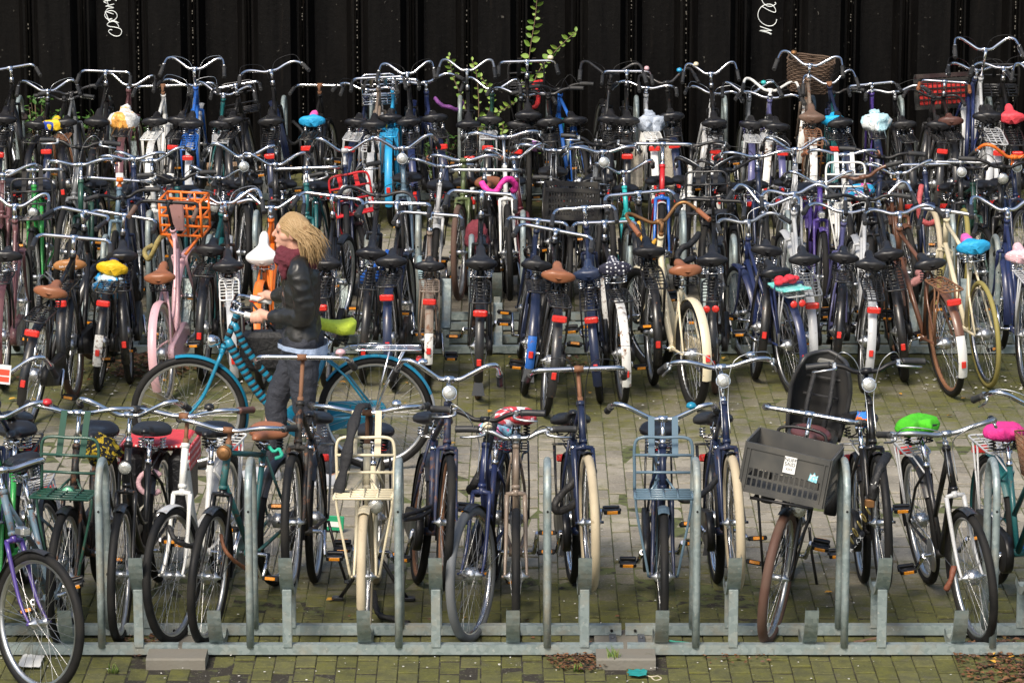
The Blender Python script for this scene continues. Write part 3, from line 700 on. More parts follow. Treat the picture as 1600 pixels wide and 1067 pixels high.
# ---------------------------------------------------------------- racks
def m_trough(mb, cz, Yc, f):                                      # U channel under the front wheel; f=-1 front towards the viewer
    a0, a1, n = 14, 108, 14; rr = WR + .004
    prof = [(-.029, -.030), (-.031, .004), (.031, .004), (.029, -.030)]
    for lay in (0, .005):
        def fn(u, v):
            q = prof[int(round(v * 3))]; a = R(a0 + (a1 - a0) * u); r = rr + q[1] + lay
            return (q[0] + (lay if q[0] > 0 else -lay) * .6, Yc + f * r * math.cos(a), cz - r * math.sin(a))
        mb.grid(fn, n, 4, sm=False)
def rack(label, Yc, f, x0_, x1_, hoops, highs, lows, hh, HI=HI2):
    Yf, Yr = Yc + f * .235, Yc - f * .10
    t = thing("bike_rack", label, "bike rack", Matrix.Translation(((x0_ + x1_) / 2, Yc, 0)), "galvanised bicycle rack sections")
    I = Matrix.Translation((-(x0_ + x1_) / 2, -Yc, 0))
    L_ = x1_ - x0_
    for Y in (Yf, Yr):
        mb = MB(); mb.box(((x0_ + x1_) / 2, Y, .034), (L_ - .02, .008, .045)); mb.box(((x0_ + x1_) / 2, Y + .022, .0585), (L_ - .02, .05, .006), bev=0)
        mb.box(((x0_ + x1_) / 2, Y + .012, .018), (L_ - .02, .016, .012))
        rl = ob("rail", mb, GALV, t, I)
        bolts = MB()
        for e in (x0_ + .06, x1_ - .06): bolts.disc((e, Y - .0045, .036), (0, -1, 0), [(.008, 0), (.008, .006)], 8)
        ob("bolt", bolts, PLAST, rl)
    for X in hoops:
        r_ = .10; pts = [(X, Yf, .05), (X, Yf, .3), (X, Yf, hh - r_ * 1.5)]
        mid = (Yf + Yr) / 2; rad = abs(Yf - Yr) / 2
        pts += [(X, mid + f * rad * math.cos(R(a)), hh - r_ * 1.5 + r_ * 1.5 * math.sin(R(a))) for a in range(15, 180, 15)]
        pts += [(X, Yr, hh - r_ * 1.5), (X, Yr, .3), (X, Yr, .05)]
        mb = MB(); mb.tube(pts, .0195, 10)
        h_ = ob("hoop", mb, GALV, t, I)
        hb_ = MB(); hb_.disc((X, min(Yf, Yr) - .019, hh - .21), (0, -1, 0), [(.006, 0), (.006, .002)], 8); ob("bolt_hole", hb_, PLAST, h_)
    for lst, cz in ((highs, HI + WR), (lows, WR)):
        for X in lst:
            mb = MB(); v0 = len(mb.v); m_trough(mb, cz, Yc, f); mb.v = [(v[0] + X, v[1], v[2] + .012) for v in mb.v]
            h_ = ob("wheel_holder", mb, GALV, t, I)
            if cz > .5:
                for Yp, zz in ((Yf, HI + .03), (Yr, HI - .04)): ob("post", MB().box((X, Yp, .05 + zz / 2), (.048, .022, zz), bev=.003), GALV, h_)
AY = 17.90
def ax_(px): return wx(px, AY - .23)
xs = [-411, 282, 977, 1672]
for i, lab in enumerate(("galvanised bike rack section under the purple forked bicycle at the picture's edge", "galvanised bike rack section holding the cream carrier bicycle", "galvanised bike rack section holding the bicycle with the black crate")):
    a, b = xs[i], xs[i + 1]
    hp = [160 + 231.7 * k for k in range(-3, 8)]; hg = [218 + 231.7 * k for k in range(-3, 8)]; lw = [338 + 231.7 * k for k in range(-3, 8)]
    sel = lambda q: [ax_(p) for p in q if a <= p < b]
    rack(lab, AY, -1, ax_(a), ax_(b), sel(hp), sel(hg), sel(lw), .965, .27)
BY = 23.60 + WB
bh = [(-240, -79), (167, 329), (575, 737), (983, 1145), (1391, 1553)]
for i, lab in enumerate(("middle rack section at the picture's edge beside the mauve bicycle", "middle rack section between the pink and orange bicycles, near side", "middle rack section with the blue chain lock on its hoop, near side", "middle rack section between the white and teal-parcel bicycles, near side", "middle rack section behind the bronze bicycle, near side")):
    h0, h1 = bh[i]; a, b = h0 - 120, h1 + 126; q = lambda p: wx(p, BY)
    rack(lab, BY, 1, q(a), q(b), [q(h0), q(h1)], [q(h0 - 40), q(h0 + 122)], [q(h0 + 41), q(h0 + 203)], .79)
CY = 25.62
ch = [(-171, -9), (239, 404), (655, 817), (1065, 1227), (1480, 1640)]
for i, lab in enumerate(("middle rack section at the picture's edge below the dark carrier, far side", "middle rack section below the orange crate, far side", "middle rack section below the red carrier, far side", "middle rack section below the red bicycle, far side", "middle rack section below the yellow-tyred bicycle, far side")):
    h0, h1 = ch[i]; a, b = h0 - 120, h1 + 122; q = lambda p: wx(p, CY)
    rack(lab, CY, -1, q(a), q(b), [q(h0), q(h1)], [q(h0 - 40), q(h0 + 122)], [q(h0 + 41), q(h0 + 203)], .82)
DY = 29.56 + WB
for i in range(4):
    a, b = -35 + 411.75 * i - 69 + 0, -35 + 411.75 * (i + 1) - 69; q = lambda p: wx(p, DY)
    hp = [33 + 137.25 * k for k in range(-2, 13)]
    rack(("rear rack section below the bicycle with the yellow and blue saddle cover", "rear rack section below the bright blue bicycle", "rear rack section below the grey bag saddle", "rear rack section below the red and black crate")[i], DY, 1, q(a), q(b),
         [q(p) for p in hp if a <= p < b], [q(p + 34) for p in hp if a <= p + 34 < b], [q(p + 103) for p in hp if a <= p + 103 < b], .86)
CONC = surf("concrete", (.17, .16, .135), .9, wear=.55, wearcol=(.08, .08, .04), wscale=9, bump=.6, bscale=70, dust=.5)
for px, lab in ((281, "concrete block under the rack joint by the white bicycle"), (976, "concrete block under the rack joint by the teal wrapper")):
    X = wx(px, 17.7); t = MB(); pf = [(17.46, -.05), (17.46, .044), (17.47, .052), (17.632, .052), (17.637, .044), (17.638, .010), (18.10, .008), (18.10, -.05)]; n_ = len(pf)
    t.add([(x_, y_ - 17.7, z_) for x_ in (-.147, .147) for y_, z_ in pf], [[i, (i + 1) % n_, n_ + (i + 1) % n_, n_ + i] for i in range(n_)] + [list(range(n_))[::-1], list(range(n_, 2 * n_))], False)
    tag(ob("concrete_block", t, CONC, None, Matrix.Translation((X, 17.7, 0))), lab, "concrete block")
    if px > 500:
        for k_, dx in enumerate((-.055, .09)):
            mb = MB(); mb.box((X + dx, AY - .067, .024), (.035, .27, .006)); mb.disc((X + dx, AY - .0, .027), (0, 0, 1), [(.009, 0), (.009, .008)], 8)
            tag(ob("steel_bracket", mb, surf("bracket_steel", (.12, .13, .15), .5, .6, .2)), ("flat steel bracket on the concrete block, next to the brown leaf pile", "flat steel bracket on the concrete block, next to the blue grey bicycle")[k_], "bracket")

# ---------------------------------------------------------------- extras carried by bicycles
def wpt(inf, p, steer=False): return inf['M'] @ ((inf['S'] @ Vector(p)) if steer else Vector(p))
def m_slat_side(mb, O, U, V, W_, Hh, nx, rows, th, z0, z1):
    """one crate side with real slots: O corner, U along, V up (unit vectors)"""
    n_ = U.cross(V)
    def q(u0, u1, v0, v1, t=th, off=0):
        c = O + U * (u0 + u1) / 2 + V * (v0 + v1) / 2 + n_ * off
        M = Matrix((U, V, n_)).transposed(); mb.box(c, (u1 - u0, v1 - v0, t), M)
    q(0, W_, z1, Hh); q(0, W_, 0, z0)
    e = W_ * .07
    q(0, e, z0, z1); q(W_ - e, W_, z0, z1)
    rh = (z1 - z0) / rows
    for r_ in range(rows):
        if r_: q(e, W_ - e, z0 + rh * r_ - .006, z0 + rh * r_ + .006)
        for i in range(nx + 1): u = e + (W_ - 2 * e) * i / nx; q(u - .004, u + .004, z0 + rh * r_ + (.006 if r_ else 0), z0 + rh * (r_ + 1) - (.006 if r_ < rows - 1 else 0))
    q(0, W_, Hh - .03, Hh, th * 1.8, .004); q(0, W_, 0, .02, th * 1.8, .004)
    for u in (0, W_ * .05, W_ * .95 - .006, W_ - .006): q(u, u + .006, .02, Hh - .03, th * 1.8, .004)
def crate(inf, c, sz, mat, M, name="crate", nx=13, rows=2, z0=.03, z1=.55, parent=None, steer=True):
    L_, D_, H_ = sz; root = ob(name, None, None, inf['root'], (inf['S'] if steer else Matrix()) @ Matrix.Translation(c) @ M)
    X, Y, Z = Vector((1, 0, 0)), Vector((0, 1, 0)), Vector((0, 0, 1))
    for k_, (O, U, W_, n_) in enumerate(((Vector((D_ / 2, -L_ / 2, 0)), Y, L_, nx), (Vector((-D_ / 2, L_ / 2, 0)), -Y, L_, nx), (Vector((D_ / 2, L_ / 2, 0)), -X, D_, max(3, nx * 2 // 3)), (Vector((-D_ / 2, -L_ / 2, 0)), X, D_, max(3, nx * 2 // 3)))):
        mb = MB(); m_slat_side(mb, O, U, Z, W_, H_, n_, rows, .005, H_ * z0 + .02, H_ * z1); ob("side_panel", mb, mat, root)
    mb = MB(); mb.box((0, 0, .004), (D_ - .012, L_ - .012, .006)); ob("floor_panel", mb, mat, root)
    return root
def text(s, size, mat, parent, M, name="lettering"):
    cu = bpy.data.curves.new(name, 'FONT'); cu.body = s; cu.size = size; cu.align_x = 'CENTER'; cu.extrude = .0006; cu.space_line = .85
    tmp = bpy.data.objects.new("tmp", cu); me = bpy.data.meshes.new_from_object(tmp); bpy.data.objects.remove(tmp)
    if not me.materials: me.materials.append(None)
    return ob(name, me, mat, parent, M)
BLACKTXT = surf("print_black", (.01, .01, .01), .6, wear=0, dust=0); WHITETXT = surf("print_white", (.8, .8, .78), .6, wear=0, dust=0)
FACE_X = Matrix(((0, 0, 1, 0), (1, 0, 0, 0), (0, 1, 0, 0), (0, 0, 0, 1)))          # text facing +x, reading along +y
def lock(label, pts, r, mat, name="lock", cat="lock", k=6, flat=1.0, closed=False):
    mb = MB(); q = cr(pts, k); mb.tube(q[:-1] if closed else q, r, 8, closed=closed)
    rr = random.Random(len(label))
    mb.v = [tuple(Vector(v) + Vector((noise.noise(Vector(v) * 30), noise.noise(Vector(v) * 30 + Vector((9, 0, 0))), noise.noise(Vector(v) * 30 + Vector((0, 7, 0))))) * r * .35) for v in mb.v]
    return tag(ob(name, mb, mat), label, cat)
SLV = cloth("lock_sleeve_black", (.02, .02, .022), .7)
def strap_loop(inf, label, mat, pts, r=.014, steer=False, **kw): return lock(label, [wpt(inf, p, steer) for p in pts], r, mat, **kw)

# ---------------------------------------------------------------- nearest row
def cov(lab, mat, mode='cover'): return (lab, mat, mode)
bike('A', -14, "bright green bicycle at the picture's edge behind the purple fork", fr='step', col='green', sad='black', bar='north', yr=2)
bike('A', 80, "old silver blue bicycle with purple fork, front wheel turned out over the rack", fr='step', col='bluegrey_old', fork='purple', bar='sweep', st=48, dy=-.80, L=-15, lamp='box', mud='iron', rack='silver', bz=1.06, key='A1', case='open', sz=.88)
bike('A', 100, "black bicycle with dark green front carrier and red bell", fr='oma', col='black_old', fcar='dkgreen', bar='sweep', bell='-red', lamp='green', st=-2, yr=4, tyre='black', rack='grey', bz=1.12, mud='iron', L=2, stemc='chrome')
def bag_x(i):
    for s_ in (-1, 1):
        root = ob("pannier", None, None, i['root'], Matrix.Translation((-.03, s_ * .125, .57)))
        mb = MB(); mb.box((0, 0, 0), (.34, .11, .30), bev=.03); ob("bag_body", mb, cloth("pannier_black", (.012, .012, .014), .45), root)
    mb = MB(); mb.box((-.03, 0, .775), (.35, .33, .022), bev=.012); mb.box((-.03, -.187, .70), (.35, .014, .13), bev=.006); mb.box((-.03, .187, .70), (.35, .014, .13), bev=.006)
   
    ob("bag_flap", mb, cloth("pannier_red", (.62, .05, .06), .6, (.85, .8, .78), 'dash'), i['root'])
bike('A', 190, "black bicycle with a pink ring lock and red patterned pannier bags", fr='oma', col='black', bar='north', st=3, yr=5, dy=.04, lamp='black', ring='pink', extra=bag_x, bz=1.10, stemc='chrome')
bike('A', 273, "white bicycle with thick black saddle and front wheel turned aside", fr='swan', col='white', fork='white', mud='silver', rack='white', bar='sweep', st=-9, yr=9, dy=.02, bz=1.10, bell='black', grip='dark', stemc='rust', case='white', light=True, key='A4')
bike('A', 326, "dark teal old bicycle with brass bell lamp and brown saddle", fr='dia', col='teal_old', fork='black', mud='iron', bar='sweep', barc='chrome', st=4, yr=15, sad='brown', lamp='brass', bz=1.04, rack=None, light=False, case='open', stemc='rust', L=1, key='A5')
bike('A', 455, "black bicycle raised in the rack with tall rusty stem and straight bar, pink bell", fr='dia', col='black_old', bar='straight', st=0, hi=1, yr=3, bell='pink', stemc='rust', bz=1.19, mud='iron', rack='grey', sad='black', stand=1)
bike('A', 571, "cream transport bicycle with cream front carrier and cream tyre", fr='oma', col='cream', fork='cream', fcar='cream', mud='cream', bar='sweep', tyre='cream', ftyre='cream', lamp='low', stemc='rust', rack='black', stand=2, bz=1.12, yr=1, bell='chrome', key='A7', fat=1.1)
bike('A', 690, "black bicycle leaning between posts with wide chrome bar and round headlight", fr='dia', col='navy_old', bar='north', hi=1, L=6, yr=-8, st=-3, lamp='bar', bz=1.08, rack=None, light=False, mud='black', stemc='chrome', rim='rust', key='A8', bell='-chrome')
bike('A', 734, "blue bicycle with grey front tyre turned aside and black flat bar", fr='step', col='blue', fork='blue', bar='flat', barc='black', st=-13, yr=6, L=3, dy=.04, ftyre='grey', mud='black', levers=True, cables=True, bz=1.08, rim='chrome', rack='blue', lamp='dyn', fat=1.1, sad='navy', key='A9',
     cover=cov("pale blue and pink saddle cover behind the black flat handlebar", cloth("cover_paleblue", (.25, .55, .75), .6, (.75, .2, .4), 'swirl', 12)))
REDC = cloth("cover_red", (.62, .05, .06), .5, (.85, .80, .82), 'swirl', 7)
bike('A', 806, "bronze grey hybrid bicycle with rim brakes and silver flat bar", fr='dia', col='taupe', fork='taupe', bar='flat', barc='alu', bz=1.0, yr=0, levers=True, cables=True, mud=None, rack='black', light=False, case='open', rim='chrome', bell='-cream', sz=.90, key='A10',
     cover=cov("red saddle cover with white print on the bronze grey bicycle", REDC))
bike('A', 925, "navy bicycle raised in the rack with cream front tyre and straight bar", fr='dia', col='navy', bar='straight', hi=1, yr=-4, bz=1.13, ftyre='cream', mud='black', levers=False, cables=True, rack='black', rim='chrome', flap=True, key='A11', fat=1.1, stemc='rust', L=-1)
bike('A', 1035, "blue grey transport bicycle with matching front carrier and black tyre", fr='oma', col='navy', fork='navy', fcar='bluegrey', bar='north', bz=1.09, mud='bluegrey', bell='cyan', rack='black', key='A12', stand=None, stemc='chrome', rim='chrome', yr=1)
bike('A', 1152, "dark blue bicycle raised in the rack with cream tyre and large round headlight", fr='dia', col='navy', bar='sweep', hi=1, yr=-2, L=-2, bz=1.14, ftyre='cream', lamp='bar', levers=True, cables=True, bell='chrome', rim='chrome', flap=True, key='A13', fat=1.1)
CRATEM = surf("crate_plastic", (.062, .062, .060), .48, wear=.2, wearcol=(.11, .105, .095), wscale=14, dust=.4)
def crate_x(i):
    c = crate(i, (1.13, -.01, .80), (.43, .32, .255), CRATEM, Matrix.Rotation(R(-3), 4, 'X'), nx=14, rows=2, z0=.06, z1=.50)
    fb = ob("carrier_frame", None, None, i['root'], i['S'])
    mb = MB()
    for y in (-.14, -.05, .05, .14): mb.tube([(.92, y, .785), (1.30, y, .785)], .008, 6)
    mb.tube([(1.30, -.16, .785), (1.30, .16, .785)], .008, 6); mb.tube([(.96, -.16, .785), (.96, .16, .785)], .008, 6)
    mb.tube(cr([(.99, -.13, .80), (.95, -.13, 1.02), (.94, -.09, 1.085), (.94, .09, 1.085), (.95, .13, 1.02), (.99, .13, .80)], 4), .009, 6)
    for s_ in (-1, 1): mb.tube([(1.2, s_ * .14, .785), (WB, s_ * .072, WR)], .007, 5)
    ob("carrier_tube", mb, PLAST, fb)
    st_ = MB(); st_.box((.1685, .018, .185), (.0015, .062, .085)); s1 = ob("sticker", st_, surf("sticker_white", (.82, .82, .80), .5, wear=0, dust=.05), c)
    text("NUFF\nSAID", .026, BLACKTXT, s1, Matrix.Translation((.1697, .018, .203)) @ FACE_X)
    text("XXX", .017, BLACKTXT, s1, Matrix.Translation((.1697, .018, .158)) @ FACE_X)
    s2 = MB(); s2.add([(.1687, .12, .13), (.1687, .165, .125), (.1687, .168, .165), (.1687, .155, .158), (.1687, .148, .178), (.1687, .138, .160), (.1687, .127, .170)], [[0, 1, 2, 3, 4, 5, 6]], False)
    ob("sticker", s2, cloth("sticker_blue", (.25, .62, .72), .5, (.85, .88, .88), 'swirl', 40), c)
    # child seat on the rear carrier
    ch_ = ob("child_seat", None, None, i['root'], Matrix.Translation((-.13, 0, .79)))
    def shell(u, v):
        a = (v - .5) * math.pi * .98; h = u * .47; wd = .142 + .02 * math.sin(u * 3.1) - .03 * max(0, u - .75) * 3
        top = 0 if abs(v - .5) < .3 else 0
        return (.03 + .15 * math.cos(a) * (1 - .35 * u) - .10 - .06 * u - .1, wd * math.sin(a), h * (1 - .10 * abs(v - .5) * 2 * (1 if u > .6 else 0)))
    mb = MB(); mb.grid(lambda u, v: (lambda p: (-p[0] - .16, p[1], p[2]))(shell(u, v)), 14, 15); mb.grid(lambda u, v: (lambda p: (-p[0] - .145, p[1] * .94, p[2]))(shell(u, 1 - v)), 14, 15)
    sm = surf("child_seat_plastic", (.026, .027, .030), .36, wear=.05, dust=.2)
    sh = ob("shell", mb, sm, ch_); e_ = lambda u, v: (lambda p: (-p[0] - .152, p[1] * .97, p[2]))(shell(u, v))
    ob("shell_rim", MB().tube([e_(k_ / 10, 0) for k_ in range(11)] + [e_(1, k_ / 10) for k_ in range(1, 10)] + [e_(1 - k_ / 10, 1) for k_ in range(11)], .013, 7), sm, sh)
    for z_ in (.12, .22, .32): ob("rib", MB().box((-.025, 0, z_), (.012, .19, .012), bev=.003), sm, sh)
    ob("seat_base", MB().box((.11, 0, .02), (.34, .27, .06), bev=.03), sm, ch_)
    ob("head_slot", MB().box((-.02, 0, .41), (.02, .10, .03), bev=.01), surf("seat_slot", (.16, .16, .15), .7, wear=0), ch_)
    for s_ in (-1, 1): ob("harness", MB().tube([(.01, s_ * .05, .38), (.04, s_ * .06, .2), (.1, s_ * .05, .06)], .014, 5, flat=.3), SLV, ch_); ob("foot_rest", MB().tube([(.2, s_ * .14, .03), (.27, s_ * .17, -.2), (.25, s_ * .17, -.34)], .035, 7, flat=.5), sm, ch_)
bike('A', 1198, "black bicycle with brown tyre, black front crate and child seat leaning over", fr='oma', col='black', bar='straight', L=9, yr=9, st=-7, dy=.0, tyre='brown', sad='maroon', lamp='low', extra=crate_x, bz=1.13, barc='chrome', stand=1, key='A14', fat=1.15, light=False)
bike('A', 1383, "black bicycle raised in the rack with black riser bar and bright headlight", fr='step', col='black', bar='flat', barc='black', hi=1, L=-3, yr=0, st=0, levers=True, cables=True, lamp='bar', bz=1.12, rim='alu', rack='silver', key='A15')
GREENF = cloth("cover_lime", (.08, .55, .02), .95)
bike('A', 1528, "black and silver city bicycle with front wheel turned out and silver bar", fr='step', col='black', fork='silver', bar='sweep', barc='alu', L=-7, yr=-7, st=5, levers=True, cables=True, bz=1.03, mud='iron', case='open', rack='silver', sz=.87, dy=.0, lamp='dyn', key='A16', rim='alu',
     cover=cov("fluffy lime green saddle cover on the black and silver bicycle", GREENF, 'fluff'))
PINKC = cloth("cover_hotpink", (.66, .03, .23), .7)
def wire_x(i):
    root = ob("wire_basket", None, None, i['root'], i['S'] @ Matrix.Translation((1.10, 0, .86)))
    mb = MB(); W2, D2, Hh = .18, .13, .22
    def ringp(z, k_): return [(D2 * k_ * sx, W2 * k_ * sy, z) for sx, sy in ((1, 1), (-1, 1), (-1, -1), (1, -1))]
    for z in [Hh * q / 7 for q in range(8)]:
        k_ = .82 + .18 * z / Hh; mb.tube(ringp(z, k_), .0032 if z < Hh else .005, 4, closed=True)
    for k_ in range(-5, 6):
        for s_ in (-1, 1): mb.tube([(s_ * D2 * .82, W2 * .82 * k_ / 5, 0), (s_ * D2, W2 * k_ / 5, Hh)], .0026, 4); mb.tube([(D2 * .82 * k_ / 5, s_ * W2 * .82, 0), (D2 * k_ / 5, s_ * W2, Hh)], .0026, 4)
        mb.tube([(-D2 * .82, W2 * .82 * k_ / 5, 0), (D2 * .82, W2 * .82 * k_ / 5, 0)], .0026, 4)
    ob("wire_mesh", mb, METAL['rust'], root)
bike('A', 1648, "teal bicycle at the picture's edge with rusty wire basket", fr='step', col='teal', bar='north', yr=-9, bz=1.16, levers=True, cables=True, extra=wire_x, mud='teal', rack='silver', case='black', key='A17', L=-1,
     cover=cov("hot pink saddle cover beside the rusty wire basket", PINKC))
BLUEB = cloth("blue_rain_cover", (.01, .11, .62), .5)
i17 = BIKES['A17']
mb = MB(); mb.grid(lambda u, v: wpt(i17, (.62 - .20 * u + .02 * math.sin(v * 9), .07 + .035 * math.sin(v * math.pi * 2) + .012 * math.sin(u * 17 + v * 5), .72 - .46 * u + .045 * math.cos(v * math.pi * 2) * (1 - .5 * u))), 16, 14, closev=True)
tag(ob("blue_bag", mb, BLUEB), "crumpled bright blue bag hanging on the teal bicycle's frame", "bag")

# ---------------------------------------------------------------- middle rack, near side (rear wheels towards the viewer)
bike('B', 6, "mauve brown bicycle at the picture's edge with pink tape on its frame", fr='oma', col='mauve', mud='mauve', case='mauve', bar='north', L=2, yr=3, bz=1.08, light=False, key='B1')
bike('B', 44, "black bicycle with brown saddle standing far out from the middle rack, leaning", fr='dia', col='black', sad='brown', bar='straight', L=9, dy=-1.1, yr=0, bz=1.10, sz=.84, st=-8, bars=7)
bike('B', 118, "black bicycle with tan lettered saddle and round chrome-ringed stem", fr='dia', col='black', sad='tan', bar='straight', L=-3, bz=1.10, dy=-.25, key='B3', tail=None, tyre='brown')
YB = cloth("cover_yellow_blue", (.80, .50, .01), .6, (.02, .03, .12), 'nose')
bike('B', 154, "black bicycle with yellow capped saddle and white mudguard tail by the leaf pile", fr='dia', col='black', bar='straight', L=7, tail='white_old', dy=-.05, bz=1.12, st=6, key='B4',
     cover=cov("yellow and navy saddle cover above the crumpled blue plastic bag", YB))
def orange_x(i):
    root = ob("front_crate", None, None, i['root'], i['S']); o = paint('orange'); mb = MB()
    x, w_, zb, zt = 1.0, .150, .85, 1.10
    for xx in (x, x + .20):
        for z in (zb, zb + .07, zb + .14, zb + .20, zt): mb.tube([(xx, -w_, z), (xx, w_, z)], .0095, 6)
        for y in (-w_, -.05, .05, w_): mb.tube([(xx, y, zb), (xx, y, zt)], .0095, 6)
    for y in (-w_, w_):
        for z in (zb, zb + .13, zt): mb.tube([(x, y, z), (x + .2, y, z)], .0095, 6)
    for y in (-.08, 0, .08): mb.tube([(x, y, zb), (x + .2, y, zb)], .008, 6)
    ob("crate_bars", mb, o, root)
    m2 = MB()
    for s_ in (-1, 1): m2.tube(cr([(x + .05, s_ * .13, zb), (x, s_ * .06, zb - .09), (.96, s_ * .03, .72)], 4), .012, 6)
    ob("crate_stay", m2, o, root)
    ob("stem_panel", MB().box((.93, 0, 1.02), (.02, .10, .22), bev=.008), surf("pink_plate", (.36, .19, .18), .6, wear=.4), i['root'], i['S'])
bike('B', 263, "pink bicycle with brown saddle and pink mudguard, orange front crate", fr='oma', col='pink', fork='pink', mud='pink', rack=None, sad='brown', bar='straight', barc='black', grip='taupe', bz=1.20, tyre='cream', dy=-.35, L=-1, case='pink', light=False, extra=orange_x, key='B5', refl=False, hi=1)
bike('B', 368, "black bicycle with white wire carrier behind the woman's handlebar", fr='dia', col='black_old', rack='white', bar='north', bz=1.10, L=-1, dy=.05, levers=True, cables=True, light=False, hi=1, mud='silver')
bike('B', 411, "orange bicycle with narrow white saddle in front of the woman's scarf", fr='dia', col='orange', sad='white', stilt=-38, bar='north', bz=1.06, mud='orange', L=0, dy=.0, rack=None, sz=.86)
bike('B', 512, "black bicycle with black saddle and red light directly behind the woman's shoulder", fr='dia', col='black', bar='straight', bz=1.14, dy=.1, L=0, hi=1)
bike('B', 616, "black bicycle whose front is chained with a blue woven lock", fr='dia', col='black', mud='navy', bar='straight', bz=1.14, dy=0, L=-1, hi=0, key='B9', yr=0)
bike('B', 668, "brown grey bicycle with rusted white mudguard tail", fr='dia', col='taupe_old', mud='taupe_old', tail='white_old', rack='taupe', bar='straight', bz=1.12, L=3, dy=.0, key='B10')
bike('B', 746, "black bicycle with brown tyre and grey mud flap", fr='dia', col='black', tyre='brown', flap=True, bar='straight', bz=1.16, L=2, dy=-.2, sz=.86, tail=None, hi=1)
bike('B', 818, "navy bicycle leaning with curled black cable lock under its long saddle", fr='step', col='navy', mud='navy', flap=True, bar='straight', bz=1.05, L=4, dy=-.15, light=False, tail='royal', refl=True, hi=0, bars=8, sad='black')
bike('B', 850, "black bicycle with chestnut saddle leaning away and standing far out", fr='dia', col='black', sad='brown', bar='straight', bz=1.05, L=8, dy=-.75, sz=.86, yr=1, mud='iron', fat=1.0)
bike('B', 938, "black bicycle with riveted navy saddle and wide straight bar", fr='dia', col='navy', sad='navy', bar='straight', bz=1.12, L=-4, dy=-.3, mud='navy', hi=1)
DOTS = cloth("cover_dots", (.02, .02, .04), .7, (.85, .85, .88), 'dots', 40)
bike('B', 973, "black bicycle with rust-streaked white mudguard end and slim black carrier", fr='dia', col='black', tail='white_old', bar='straight', bz=1.10, L=-2, dy=-.45, mud='white_old', light=False, key='B15', sz=.88,
     cover=cov("navy polka dot saddle cover", DOTS))
bike('B', 1082, "cream white swan-necked bicycle with brown saddle and orange-brown bar", fr='swan', col='cream', mud='cream', rack=None, sad='brown', bar='north', barc='brass', grip='brown', bz=1.08, yr=14, L=-3, dy=-.55, case='cream', light=False, fat=1.3, sz=.85, rim='alu', key='B16', stemc='brass')
bike('B', 1119, "black bicycle with chrome sprung saddle and two round red lights", fr='dia', col='black', light='two', bar='straight', bz=1.12, dy=-.05, tyre='brown', L=-1, sz=.88, barc='black', hi=1)
bike('B', 1236, "dark blue step-through bicycle carrying a teal parcel with red flower", fr='step', col='blue', mud='blue', flap=True, bar='sweep', barc='alu', light='two', rack='silver', bz=1.10, yr=11, L=-3, dy=-.15, levers=True, cables=True, key='B18')
bike('B', 1262, "silver bicycle with silver mudguard beside the teal parcel", fr='step', col='silver', mud='silver', rack='grey', bar='sweep', bz=1.12, L=-2, dy=.1, hi=1, levers=True)
bike('B', 1346, "silver bicycle behind the child seat with black saddle", fr='step', col='silver', mud='silver', bar='flat', barc='black', L=1, dy=.0, bz=1.12, flap=True, rack='black', bars=8, hi=1)
bike('B', 1484, "bronze old bicycle with rusty carrier and white mudguard tail", fr='dia', col='bronze', mud='bronze', tail='white', rack='rust', bar='sweep', bz=1.08, yr=13, L=-5, dy=-.2, rim='rust', sad='black', key='B22', st=0, case='open')
PB = cloth("cover_pink_blue", (.02, .35, .65), .6, (.85, .12, .42), 'nose')
bike('B', 1542, "cream racing bicycle with yellow-striped tyres and drop bar", fr='dia', col='cream', bar='drop', barc='alu', tyre='yellow', mud=None, rack=None, light=False, L=-3, yr=7, bz=1.03, dy=.05, case='open', fat=.75, sz=.89, rim='chrome',
     cover=cov("pink and blue split saddle cover on the racing bicycle", PB))
FL = cloth("cover_floral", (.78, .48, .52), .7, (.85, .82, .85), 'dots', 55)
bike('B', 1602, "blue bicycle at the picture's edge with silver carrier and patterned saddle", fr='step', col='blue', mud='blue', rack='silver', bar='north', L=-2, bz=1.05, dy=.05,
     cover=cov("pale pink patterned saddle cover at the picture's edge", FL))
# ---------------------------------------------------------------- middle rack, far side (front wheels towards the viewer)
bike('C', 58, "bright green bicycle with dark grey front carrier behind the tan saddle", fr='dia', col='green', fcar='iron', bar='straight', bz=1.10, mud='iron', lamp='crown', L=-1, key='C1', hi=0)
bike('C', 128, "green and black bicycle with wide chrome bar and grey grips", fr='dia', col='dkgreen', bar='sweep', bz=1.10, mud='black', L=1, hi=0, levers=True)
bike('C', 172, "pale blue bicycle with orange stem bands behind the blue plastic bag", fr='dia', col='bluegrey', bar='straight', bz=1.05, L=2, stemc='orange', hi=0, mud=None)
bike('C', 218, "dark blue bicycle with tall black front tyre beside the orange crate", fr='step', col='navy', bar='sweep', bz=1.04, hi=1, L=0, mud=None, fat=1.2)
bike('C', 283, "dark teal bicycle with patterned bag on its carrier beside the pink bicycle", fr='dia', col='teal', bar='flat', barc='black', bz=1.05, L=-1, mud='teal', hi=0, key='C5')
bike('C', 381, "black bicycle with silver fork and wide M-shaped bar above the woman's hand", fr='dia', col='black', bar='north', bz=1.06, lamp='bar', hi=1, L=0, mud='iron', rim='chrome')
bike('C', 432, "black bicycle with silver riser bar just above the woman's hair", fr='step', col='iron', bar='north', bz=1.02, hi=1, L=-2, levers=True, cables=True)
bike('C', 541, "dark blue bicycle facing out with chrome headlight beside the woman's hair", fr='dia', col='navy', bar='north', bz=1.10, lamp='crown', hi=1, mud='navy', L=-1, stemc='silver', key='C8')
bike('C', 588, "black bicycle leaning hard with bright red front carrier", fr='dia', col='iron', fcar='red', bar='flat', barc='black', bz=1.04, L=-12, st=8, mud='black', dy=.25)
